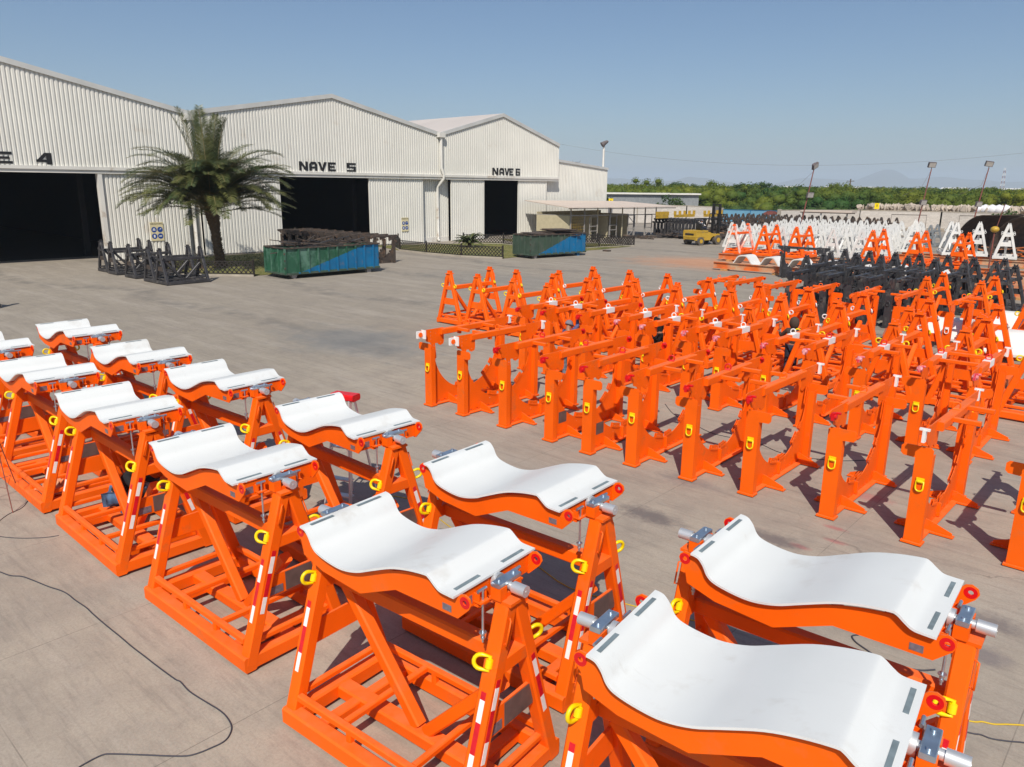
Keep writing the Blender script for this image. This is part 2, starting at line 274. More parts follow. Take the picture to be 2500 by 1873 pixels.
# ------------------------------------------------------------------ mesh helpers
class MB:
    def __init__(s): s.v = []; s.f = []; s.m = []; s.mi = 0; s.sm = []; s.smooth = False
    def add(s, vs, fs):
        o = len(s.v); s.v += [tuple(x) for x in vs]
        for f in fs: s.f.append([i + o for i in f]); s.m.append(s.mi); s.sm.append(s.smooth)
        return s
    def box(s, c, d, rz=0, rot=None):
        hx, hy, hz = d[0] / 2, d[1] / 2, d[2] / 2
        r = rot if rot is not None else Matrix.Rotation(rz, 3, 'Z')
        vs = [Vector(c) + r @ Vector((x * hx, y * hy, z * hz)) for x in (-1, 1) for y in (-1, 1) for z in (-1, 1)]
        return s.add(vs, [(0, 1, 3, 2), (4, 6, 7, 5), (0, 4, 5, 1), (2, 3, 7, 6), (0, 2, 6, 4), (1, 5, 7, 3)])
    def b(s, x0, x1, y0, y1, z0, z1): return s.box(((x0 + x1) / 2, (y0 + y1) / 2, (z0 + z1) / 2), (abs(x1 - x0), abs(y1 - y0), abs(z1 - z0)))
    def bar(s, p0, p1, w, h, up=(0, 0, 1), ch=0.012, w1=None, h1=None):
        p0 = Vector(p0); p1 = Vector(p1); d = (p1 - p0).normalized(); up = Vector(up)
        sd = d.cross(up)
        if sd.length < 1e-4: sd = d.cross(Vector((1, 0, 0)))
        sd.normalize(); u = sd.cross(d).normalized()
        w1 = w1 or w; h1 = h1 or h; vs = []
        for p, ww, hh in ((p0, w, h), (p1, w1, h1)):
            a, c = ww / 2, hh / 2
            if ch: pr = [(a - ch, -c), (a, -c + ch), (a, c - ch), (a - ch, c), (-a + ch, c), (-a, c - ch), (-a, -c + ch), (-a + ch, -c)]
            else: pr = [(a, -c), (a, c), (-a, c), (-a, -c)]
            vs += [p + sd * x + u * y for x, y in pr]
        k = len(vs) // 2
        fs = [(i, i + k, (i + 1) % k + k, (i + 1) % k) for i in range(k)] + [tuple(range(k)), tuple(range(2 * k - 1, k - 1, -1))]
        return s.add(vs, fs)
    def cyl(s, p0, p1, r, n=12, r1=None):
        p0 = Vector(p0); p1 = Vector(p1); d = (p1 - p0).normalized(); r1 = r if r1 is None else r1
        a = d.orthogonal().normalized(); c = d.cross(a)
        vs = [p + (a * math.cos(t) + c * math.sin(t)) * rr for p, rr in ((p0, r), (p1, r1)) for t in [2 * PI * i / n for i in range(n)]]
        sm = s.smooth; s.smooth = True
        s.add(vs, [(i, (i + 1) % n, (i + 1) % n + n, i + n) for i in range(n)]); s.smooth = False
        s.add(vs, [tuple(range(n))[::-1], tuple(range(n, 2 * n))])
        s.smooth = sm; return s
    def tube(s, path, r, n=8, closed=False):
        P = [Vector(p) for p in path]; k = len(P); rings = []; prev = None
        for i in range(k):
            if closed: d = P[(i + 1) % k] - P[i - 1]
            else: d = P[min(i + 1, k - 1)] - P[max(i - 1, 0)]
            d.normalize()
            a = d.orthogonal().normalized() if prev is None else (prev - d * prev.dot(d)).normalized()
            prev = a; c = d.cross(a); rr = r[i] if isinstance(r, (list, tuple)) else r
            rings.append([P[i] + (a * math.cos(2 * PI * j / n) + c * math.sin(2 * PI * j / n)) * rr for j in range(n)])
        vs = [v for g in rings for v in g]; fs = []
        for i in range(k if closed else k - 1):
            for j in range(n):
                i2 = (i + 1) % k
                fs.append((i * n + j, i * n + (j + 1) % n, i2 * n + (j + 1) % n, i2 * n + j))
        sm = s.smooth; s.smooth = True; s.add(vs, fs); s.smooth = sm
        if not closed:
            sm = s.smooth; s.smooth = False; s.add(rings[0] + rings[-1], [tuple(range(n))[::-1], tuple(range(n, 2 * n))]); s.smooth = sm
        return s
    def plate(s, outer, holes, o, ax, ay, t):
        """2-D outline (with holes) laid in plane (o, ax, ay), thickness t both sides of it"""
        ax = Vector(ax); ay = Vector(ay); nn = ax.cross(ay).normalized(); o = Vector(o)
        bm = bmesh.new(); loops = []
        for lp in [outer] + holes:
            vv = [bm.verts.new((p[0], p[1], 0)) for p in lp]; loops.append(vv)
            for i in range(len(vv)): bm.edges.new((vv[i], vv[(i + 1) % len(vv)]))
        bmesh.ops.triangle_fill(bm, use_beauty=True, use_dissolve=False, edges=bm.edges[:])
        bm.verts.index_update(); n0 = len(bm.verts)
        vs2 = [v.co.copy() for v in bm.verts]; tris = [[v.index for v in f.verts] for f in bm.faces]
        idx = [[v.index for v in lp] for lp in loops]; bm.free()
        W3 = [o + ax * v.x + ay * v.y for v in vs2]
        vs = [w + nn * (t / 2) for w in W3] + [w - nn * (t / 2) for w in W3]; fs = []
        for tr in tris:
            a, b_, c = [vs2[i] for i in tr]
            if (b_ - a).cross(c - a).z < 0: tr = tr[::-1]
            fs.append(tuple(tr)); fs.append(tuple(i + n0 for i in tr[::-1]))
        for li, lp in enumerate(idx):
            area = sum(vs2[lp[i]].x * vs2[lp[(i + 1) % len(lp)]].y - vs2[lp[(i + 1) % len(lp)]].x * vs2[lp[i]].y for i in range(len(lp)))
            if (area > 0) == (li == 0): seq = lp
            else: seq = lp[::-1]
            for i in range(len(seq)):
                a, c = seq[i], seq[(i + 1) % len(seq)]; fs.append((a, a + n0, c + n0, c))
        return s.add(vs, fs)
    def obj(s, name, mats, parent=None, loc=None):
        me = bpy.data.meshes.new(name); me.from_pydata(s.v, [], s.f)
        if not isinstance(mats, (list, tuple)): mats = [mats]
        for q in mats: me.materials.append(M[q] if isinstance(q, str) else q)
        me.polygons.foreach_set('material_index', s.m); me.polygons.foreach_set('use_smooth', s.sm)
        me.validate(); me.update()
        o = bpy.data.objects.new(name, me); COL.objects.link(o)
        if parent: o.parent = parent
        if loc: o.location = loc
        return o

def tag(o, label=None, cat=None, group=None, kind=None):
    if label: o['label'] = label
    if cat: o['category'] = cat
    if group: o['group'] = group
    if kind: o['kind'] = kind
    return o
def thing(name, label, cat, loc=(0, 0, 0), rz=0, group=None):
    o = bpy.data.objects.new(name, None); COL.objects.link(o); o.location = loc; o.rotation_euler = (0, 0, rz)
    o.empty_display_size = 0.2
    return tag(o, label, cat, group)
KIDS = {}
def kids(o):
    if o.name not in KIDS: KIDS[o.name] = [c for c in bpy.data.objects if c.parent == o]
    return KIDS[o.name]
def dup(root, loc, rz=0, label=None, group=None, recol=None, sc=None):
    def cp(o, par):
        c = o.copy(); COL.objects.link(c); c.parent = par
        if recol and o.type == 'MESH' and o.name.split('.')[0] in recol:
            c.material_slots[0].link = 'OBJECT'; c.material_slots[0].material = M[recol[o.name.split('.')[0]]]
        for k in kids(o): cp(k, c)
        return c
    c = cp(root, None); c.location = loc; c.rotation_euler = (0, 0, rz)
    if sc: c.scale = sc
    if label: c['label'] = label
    if group: c['group'] = group
    return c
ORD = ['first', 'second', 'third', 'fourth', 'fifth', 'sixth', 'seventh', 'eighth', 'ninth', 'tenth', 'eleventh', 'twelfth', 'thirteenth']
HAZE = 0.00019

# ------------------------------------------------------------------ saddle stand / A-frame stand
LEGTOP = 0.055; LEGBOT = 0.64
def leg_y(z): return LEGBOT - (LEGBOT - LEGTOP) * (z - 0.1) / 1.93
PADP = [(-.975, 2.295), (-.93, 2.29), (-.885, 2.272), (-.835, 2.215), (-.79, 2.135), (-.72, 2.09), (-.55, 2.055), (-.37, 2.047), (-.17, 2.09), (.03, 2.175), (.28, 2.28), (.5, 2.337), (.70, 2.365), (.755, 2.352), (.81, 2.31), (.87, 2.272), (.95, 2.264), (1.03, 2.262)]
def crom(P, k):
    out = []
    for i in range(len(P) - 1):
        p0, p1, p2, p3 = P[max(i - 1, 0)], P[i], P[i + 1], P[min(i + 2, len(P) - 1)]
        for j in range(k):
            t = j / k
            out.append(tuple(.5 * ((2 * b) + (-a + c) * t + (2 * a - 5 * b + 4 * c - d) * t * t + (-a + 3 * b - 3 * c + d) * t ** 3) for a, b, c, d in zip(p0, p1, p2, p3)))
    return out + [P[-1]]
PADC = crom(PADP, 4)
def padz(x):
    for a, c in zip(PADC, PADC[1:]):
        if a[0] <= x <= c[0]: return a[1] + (c[1] - a[1]) * (x - a[0]) / (c[0] - a[0])
    return PADC[0][1] if x < 0 else PADC[-1][1]
def sheet(profile, y0, y1, t, ny=1):
    """wavy sheet: profile in xz, extruded in y, thickness t below"""
    m = MB(); n = len(profile); m.smooth = True
    ys = [y0 + (y1 - y0) * j / ny for j in range(ny + 1)]
    nrm = []
    for i in range(n):
        a = profile[max(i - 1, 0)]; c = profile[min(i + 1, n - 1)]; d = math.hypot(c[0] - a[0], c[1] - a[1]); nrm.append((-(c[1] - a[1]) / d, (c[0] - a[0]) / d))
    top = [(p[0], y, p[1]) for y in ys for p in profile]; bot = [(p[0] - q[0] * t, y, p[1] - q[1] * t) for y in ys for p, q in zip(profile, nrm)]
    k = len(top); fs = []
    for j in range(ny):
        for i in range(n - 1):
            a = j * n + i; fs.append((a, a + 1, a + n + 1, a + n)); fs.append((k + a, k + a + n, k + a + n + 1, k + a + 1))
    m.add(top + bot, fs); m.smooth = False
    o = 0; fs = []
    for i in range(n - 1): fs.append((i, k + i, k + i + 1, i + 1)); q = ny * n + i; fs.append((q, q + 1, k + q + 1, k + q))
    for j in range(ny): a = j * n; fs.append((a, a + n, k + a + n, k + a)); a = j * n + n - 1; fs.append((a, k + a, k + a + n, a + n))
    m.add(top + bot, fs)
    return m

def d_ring(m, c, axis, out, L=.135, w=.062, r=.0195, block=True, n=8):
    """yellow lashing ring: round block with pin axis, D-shaped link swung out"""
    c = Vector(c); axis = Vector(axis).normalized(); out = Vector(out); out = (out - axis * out.dot(axis)).normalized()
    path = [c + axis * w]
    for i in range(9):
        t = PI / 2 - PI * i / 8
        path.append(c + out * (L - w + w * math.cos(t)) + axis * w * math.sin(t))
    path.append(c - axis * w)
    m.tube(path, r, n, closed=True)
    if block: m.cyl(c - axis * (w * .62), c + axis * (w * .62), r * 1.75, 10)

def make_stand(name, label, cat, pal, saddle, ring, tape=True, sign=True):
    paint, ringm = pal, ring
    t = thing(name, label, cat)
    m = MB(); W_, H_ = .155, .19
    for s in (-1, 1):
        m.bar((-1.253, s * .648, .125), (1.253, s * .648, .125), W_, H_, ch=.02)
        m.bar((s * 1.175, -.57, .128), (s * 1.175, .57, .128), W_, H_ - .01, ch=.02)
        m.bar((-1.1, s * .60, .345), (1.1, s * .60, .345), .075, .075)
        m.bar((s * 1.165, -.50, .345), (s * 1.165, .50, .345), .07, .07)
        for x in (-.32, .42): m.bar((x, s * .60, .2), (x, s * .60, .32), .07, .07, up=(0, 1, 0))
    m.bar((-1.1, -.02, .125), (1.1, -.02, .125), .19, .15, ch=.02)
    for x in (-.43, .52): m.bar((x, -.565, .345), (x, .565, .345), .07, .07)
    m.bar((-.80, -.57, .12), (-.80, .57, .12), .13, .12); m.bar((.80, -.57, .12), (.80, .57, .12), .13, .12)
    m.obj('base_frame', paint, t)
    for sx in (-1, 1):
        for sy in (-1, 1):
            m = MB(); m.bar((sx * 1.18, sy * LEGBOT, .1), (sx * 1.18, sy * LEGTOP, 2.03), .15, .15, up=(1, 0, 0), ch=.018)
            lg = m.obj('leg', paint, t)
            if tape:
                m = MB(); ax = Vector((0, sy * (LEGTOP - LEGBOT), 1.93)).normalized(); ny = Vector((0, sy * ax.z, -sy * ax.y * 1)).normalized()
                ny = Vector((0, sy * abs(ax.z), abs(ax.y)))
                for off, wdir in ((ny * .0762, Vector((1, 0, 0))), (Vector((sx * .0762, 0, 0)), ax.cross(Vector((1, 0, 0))))):
                    p = Vector((sx * 1.18, sy * LEGBOT, .1)) + off; z = .62 if abs(off.x) > .01 else .50
                    for ln, k in ((.20, 0), (.28, 1), (.20, 0), (.07, 1)):
                        m.mi = k; a = p + ax * z; b_ = p + ax * (z + ln); hw = wdir.normalized() * .026; th = off.normalized() * .002
                        vs = [a - hw + th, a + hw + th, b_ + hw + th, b_ - hw + th, a - hw - th, a + hw - th, b_ + hw - th, b_ - hw - th]
                        m.add(vs, [(0, 1, 2, 3), (7, 6, 5, 4), (0, 4, 5, 1), (2, 6, 7, 3), (1, 5, 6, 2), (0, 3, 7, 4)]); z += ln
                m.obj('reflective_tape', ['tape_white', 'tape_red'], lg)
            m = MB(); z = 1.56; yy = leg_y(z) + .085
            ang = {(-1, -1): (-.15, -1, .75), (1, -1): (-.95, -.55, 0.0), (-1, 1): (-.5, 1, .3), (1, 1): (.45, 1, .1)}[(sx, sy)]
            d_ring(m, (sx * 1.18, sy * yy, z), (0, -sy * .29, .95), ang)
            m.box((sx * 1.18, sy * (yy - .012), z), (.05, .03, .08))
            m.obj('lifting_ring', ringm, t)
        m = MB(); m.box((sx * 1.18, 0, .94), (.03, .74, .26)); m.obj('cross_plate', paint, t)
        m = MB(); m.bar((sx * 1.18, -.17, 1.49), (sx * 1.18, .17, 1.49), .14, .15); m.obj('cross_tube', paint, t)
        m = MB(); m.bar((sx * 1.18, 0, 1.74), (sx * 1.18, 0, 2.05), .055, .055, up=(1, 0, 0), ch=.008)
        m.box((sx * 1.165, 0, 2.065), (.24, .25, .03))
        if saddle:
            for y in (-.1, .1): m.b(sx * 1.08, sx * 1.19, y - .045, y + .045, 2.08, 2.20)
            m.b(sx * 1.09, sx * 1.18, -.06, .06, 2.08, 2.12)
        else:
            m.b(sx * 1.09, sx * 1.22, -.085, .085, 2.08, 2.14)
            for y in (-.065, .065): m.b(sx * 1.10, sx * 1.21, y - .025, y + .025, 2.14, 2.185)
        m.obj('head', paint, t)
        m = MB()
        m.tube([(sx * 1.26, -leg_y(1.95) - .02, 1.93), (sx * 1.29, -leg_y(1.95) - .05, 1.93), (sx * 1.29, -leg_y(1.75) - .05, 1.72), (sx * 1.26, -leg_y(1.75) - .02, 1.72)], .009, 6)
        m.tube([(sx * 1.22, leg_y(1.95) + .07, 1.93), (sx * 1.22, leg_y(1.95) + .11, 1.93), (sx * 1.22, leg_y(1.75) + .11, 1.72), (sx * 1.22, leg_y(1.75) + .07, 1.72)], .009, 6)
        m.obj('grab_handle', paint, t)
    m = MB(); m.bar((-1.11, 0, 1.49), (1.11, 0, 1.49), .15, .17, ch=.02); m.obj('beam', paint, t)
    for a, c in (((-.98, 0, 1.43), (.03, 0, .2)), ((1.10, 0, 1.18), (.16, 0, .2))):
        m = MB(); m.bar(a, c, .13, .13, up=(0, 1, 0), ch=.018); m.obj('brace', paint, t)
    if sign:
        m = MB(); m.b(1.197, 1.203, -.09, .33, .825, 1.06); m.mi = 1; m.b(1.197, 1.203, -.31, -.13, .835, .93)
        m.obj('sign_plate', ['plate', 'nameplate'], t)
    for x, y in ((1.0, -.62), (-.9, -.62), (1.0, .62)):
        pass
    if not saddle: return t
    # saddle
    low = [(-1.06, 2.26), (-1.105, 2.225), (-1.115, 2.19), (-1.10, 2.15), (-1.05, 2.09), (-1.02, 1.955), (-.74, 1.865), (-.2, 1.82), (.28, 2.03), (1.02, 2.03), (1.14, 2.15), (1.165, 2.20), (1.15, 2.25), (1.10, 2.275), (1.05, 2.262), (1.02, 2.225)]
    top = [(x, padz(x) - .045 - (.02 if .2 < x < .75 else 0)) for x in [.98 - .06 * i for i in range(33)] if x > -.95]
    outl = low + top + [(-.97, 2.25)]
    m = MB()
    circ = lambda cx, cz, r, n=14: [(cx + r * math.cos(2 * PI * i / n), cz + r * math.sin(2 * PI * i / n)) for i in range(n)]
    for y in (-.49, .49): m.plate(outl, [circ(1.095, 2.20, .026), circ(-1.055, 2.19, .022)], (0, y, 0), (1, 0, 0), (0, 0, 1), .014)
    for x, z0, z1 in ((1.0, 2.05, 2.215), (-.99, 1.98, 2.245)): m.b(x - .01, x + .01, -.48, .48, z0, z1)
    for x in (-.6, -.2, .25, .65): m.b(x - .006, x + .006, -.48, .48, max(1.87, padz(x) - .24), padz(x) - .06)
    for y in (-.235, .235):
        for sx in (-1, 1):
            m.b(sx * 1.0, sx * 1.10, y - .055, y + .055, 2.085, 2.10); m.b(sx * 1.005, sx * 1.07, y - .05, y - .035, 2.10, 2.17); m.b(sx * 1.005, sx * 1.07, y + .035, y + .05, 2.10, 2.17)
            m.b(sx * 1.0, sx * 1.05, y - .04, y + .04, 2.04, 2.085)
    sd = m.obj('saddle', paint, t)
    sheet(PADC, -.56, .56, .02, 1).obj('pad', 'pad', sd)
    for x, ys in ((-.925, ((-.47, -.19), (.12, .44))), (.965, ((-.47, -.16), (.15, .46)))):
        for y0, y1 in ys:
            m = MB(); z = padz(x) + .001; sl = -.01 if x < 0 else 0
            m.box((x, (y0 + y1) / 2, z + .001), (.036, y1 - y0, .004)); m.obj('grip_strip', 'grip', sd)
    for ex, ez in ((1.098, 2.202), (-1.055, 2.19)):
        for y in (-.49, .49):
            m = MB(); r = .053
            for s in (-1, 1):
                m.plate([(ex + r * math.cos(a), ez + r * math.sin(a)) for a in [2 * PI * i / 16 for i in range(16)]], [circ(ex, ez, .022)], (0, y + s * .0085, 0), (1, 0, 0), (0, 0, 1), .003)
            m.obj('lifting_eye', 'red', sd)
    m = MB(); m.box((.9, -.4985, 2.09), (.10, .003, .06)); m.obj('nameplate', 'nameplate', sd)
    m = MB(); m.box((1.0115, -.36, 2.12), (.003, .11, .08)); m.obj('nameplate', 'nameplate', sd)
    for sx in (-1, 1):
        m = MB(); m.cyl((sx * 1.02, 0, 2.175), (sx * 1.065, 0, 2.175), .075, 20); m.cyl((sx * 1.05, 0, 2.175), (sx * 1.22, 0, 2.175), .036, 16); m.cyl((sx * 1.22, 0, 2.175), (sx * 1.355, 0, 2.175), .052, 20); m.cyl((sx * 1.355, 0, 2.175), (sx * 1.358, 0, 2.175), .012, 8)
        pv = m.obj('pivot_pin', 'alu', t)
        m = MB(); m.bar((sx * 1.135, -.15, 2.222), (sx * 1.135, .15, 2.222), .095, .042, ch=.006)
        for y in (-.1, .1): m.cyl((sx * 1.135, y, 2.243), (sx * 1.135, y, 2.262), .018, 6)
        m.obj('clamp_bar', 'zinc', t)
        for y in (-.235, .235):
            m = MB(); m.cyl((sx * 1.07, y, 2.19), (sx * 1.07, y, 1.70), .011, 8); m.cyl((sx * 1.06, y - .055, 2.195), (sx * 1.06, y + .055, 2.195), .015, 8)
            m.cyl((sx * 1.07, y, 1.79), (sx * 1.07, y, 1.798), .034, 12); m.cyl((sx * 1.07, y, 1.765), (sx * 1.07, y, 1.79), .02, 6); m.cyl((sx * 1.07, y, 1.73), (sx * 1.07, y, 1.75), .02, 6)
            m.obj('adjusting_screw', 'zinc', t)
    return t

# ------------------------------------------------------------------ arch stand
def arc(cy, cz, r, a0, a1, n): return [(cy + r * math.cos(R(a0 + (a1 - a0) * i / n)), cz + r * math.sin(R(a0 + (a1 - a0) * i / n))) for i in range(n + 1)]
def slot(cy, cz, w, h): return [(cy - w / 2, cz - h / 2), (cy + w / 2, cz - h / 2), (cy + w / 2, cz + h / 2), (cy - w / 2, cz + h / 2)]
def make_arch(name, label, cat, pal, side, lug='red', far='white_tape', bring='red', labelp=True, dring='yellow', gap=.0):
    """side=+1: top flags point to -x and the arms to +x ; side=-1 the other way"""
    t = thing(name, label, cat); f = -side
    for e in (-1, 1):
        m = MB(); yf = e * 1.35
        ol = [(-.125, .03), (.125, .03), (.125, 1.44)]
        fl = [(.30, 1.45), (.34, 1.49), (.34, 1.60), (.30, 1.64), (-.09, 1.64), (-.125, 1.60)]
        pts = ol + fl
        if f < 0: pts = [(-x, z) for x, z in pts][::-1]
        m.plate(pts, [], (0, yf, 0), (1, 0, 0), (0, 0, 1), .016)
        for s in (-1, 1): m.b(s * .117, s * .125, e * 1.22, e * 1.342, .055, 1.52)
        m.b(-.125, .125, e * 1.215, e * 1.225, .055, 1.50)
        col_ = m.obj('column', pal, t)
        m = MB(); yy = e * (1.358 + .018)
        d_ring(m, (0, yy, 1.075), (1, 0, 0), (0, e * .12, -1), L=.155, w=.055, r=.014); m.box((0, yy - e * .006, 1.095), (.115, .024, .075))
        m.obj('lashing_ring', dring, t)
    cz, r = 1.45, 1.15
    web = [(-1.215, .05), (1.215, .05), (1.215, 1.60), (1.17, 1.60)] + arc(0, cz, r, 0, -180, 36) + [(-1.17, 1.60), (-1.215, 1.60)]
    holes = [slot(-1.0 + .2 * i, .085, .09, .02) for i in range(11)] + [arc(-.35, .27, .014, 0, 330, 11), arc(.3, .25, .014, 0, 330, 11)]
    m = MB(); m.plate(web, holes, (0, 0, 0), (0, 1, 0), (0, 0, 1), .014)
    m.b(.007, .06, -.02, .02, .06, .30); m.b(-.06, -.007, -.02, .02, .06, .30)
    m.obj('arch_web', pal, t)
    for a0, a1 in ((-112, -96), (-90, -78), (-58, -42), (-38, -30)):
        m = MB(); o = arc(0, cz, r - .0, a1, a0, 5); i_ = arc(0, cz, r - .105, a0, a1, 5)
        hs = [arc(*(arc(0, cz, r - .055, a, a, 1)[0]), .018, 0, 315, 7) for a in [a0 + (a1 - a0) * k for k in (.25, .5, .75)]]
        for x in (.02, -.02): m.plate(o + i_, hs, (x, 0, 0), (0, 1, 0), (0, 0, 1), .010)
        m.obj('perforated_tab', pal, t)
    m = MB(); m.b(-.105, .105, -1.39, 1.39, .022, .046)
    for e in (-1, 1): m.b(-.155, .155, e * 1.20, e * 1.40, .018, .050)
    m.obj('base_plate', pal, t)
    for y in (-.68, 1.0):
        m = MB(); m.b(-.45, .45, y - .055, y + .055, .014, .038)
        for s in (-1, 1): m.plate([(s * .008, .04), (s * .42, .04), (s * .42, .085), (s * .38, .10), (s * .06, .22), (s * .008, .225)], [], (0, y, 0), (1, 0, 0), (0, 0, 1), .016)
        m.obj('foot', pal, t)
    # upper half
    for e in (-1, 1):
        P = [(-1.62, 2.0), (-1.66, 1.97), (-1.66, 1.88), (-1.54, 1.82), (-1.46, 1.78), (-1.42, 1.70), (-1.30, 1.66), (-1.26, 1.60), (-1.24, 1.26), (-1.22, 1.22), (-1.12, 1.22), (-1.10, 1.26), (-1.14, 1.62), (-1.05, 1.62), (-1.02, 1.58), (-.96, 1.55), (-.86, 1.58), (-.84, 1.64), (-.84, 1.98), (-.86, 2.0)]
        hs = [slot(-1.28, 1.93 - .09 * i, .018, .05) for i in range(3)] + [slot(-1.18, 1.56 - .075 * i, .03, .045) for i in range(5)] + [arc(-1.12, 1.88, .012, 0, 330, 11), arc(-.95, 1.63, .013, 0, 330, 11)]
        if e > 0: P = [(-y, z) for y, z in P]; hs = [[(-y, z) for y, z in h] for h in hs]
        m = MB(); m.plate(P, hs, (.028 * side, 0, 0), (0, 1, 0), (0, 0, 1), .016); m.obj('hanger_plate', pal, t)
    m = MB(); m.bar((0.055 * side + .0, -.98, 1.905), (0.055 * side, .98, 1.905), .145, .145, ch=.014)
    for y in (-.30, .38): m.b(.0, .09 * side, y - .035, y + .035, 1.77, 1.835)
    bm_ = m.obj('top_beam', pal, t)
    for y in (-.42, .52):
        m = MB(); m.bar((.12 * side, y, 1.915), (.52 * side, y, 1.915), .085, .075, ch=.008); m.obj('arm', pal, t)
    m = MB()
    rc = Vector((.055 * side, -.02, 1.985)); m.tube([rc + Vector((.055 * math.cos(a), .02 * math.cos(a), .055 + .062 * math.sin(a))) for a in [R(-40 + 260 * i / 12) for i in range(13)]], .0135, 8)
    m.cyl(rc + Vector((-.05, -.018, .0)), rc + Vector((.05, .018, .0)), .024, 8)
    m.obj('beam_ring', bring, t)
    for e, mt in ((-1, lug), (1, far)):
        if mt is None: continue
        nm = 'near_lug' if e < 0 else 'far_lug'
        m = MB()
        if mt in ('red', 'orange'):
            m.box((.028, e * 1.64, 1.905), (.05, .10, .13)); m.cyl((-.02, e * 1.64, 1.905), (.085, e * 1.64, 1.905), .042, 14)
            m.bar((.045, e * 1.57, 1.95), (.12, e * 1.57, 1.95), .04, .04)
        elif mt == 'white_lug':
            m.mi = 0; m.b(.0, .055, e * 1.73, e * 1.56, 1.82, 1.995); m.b(.0, .16, e * 1.565, e * 1.545, 1.80, 2.02); m.mi = 1; m.cyl((.04, e * 1.64, 1.905), (.075, e * 1.64, 1.905), .06, 14)
        else:
            m.b(.005, .05, e * 1.69, e * 1.60, 1.80, 2.0); m.b(-.045, .10, e * 1.68, e * 1.63, 1.985, 2.02)
        m.obj(nm, ['white_tape', 'orange'] if mt == 'white_lug' else mt, t)
    if labelp:
        m = MB(); m.b(.0085, .0105, -1.02, -.74, .34, .60); m.obj('label_plate', 'plate', t)
    m = MB(); m.b(.037 * side, .045 * side, -1.0, -.9, 1.58, 1.70); m.obj('tag_plate', 'yellow', t)
    return t

# ------------------------------------------------------------------ ground
m = MB(); m.b(-96, 60, -60, 118, -.02, 0); tag(m.obj('concrete_yard', 'yard'), kind='structure')
m = MB(); m.add([(-9000, -3000, -.03), (9000, -3000, -.03), (9000, 15000, -.03), (-9000, 15000, -.03)], [(0, 1, 2, 3)]); tag(m.obj('ground', 'dirt'), kind='structure')

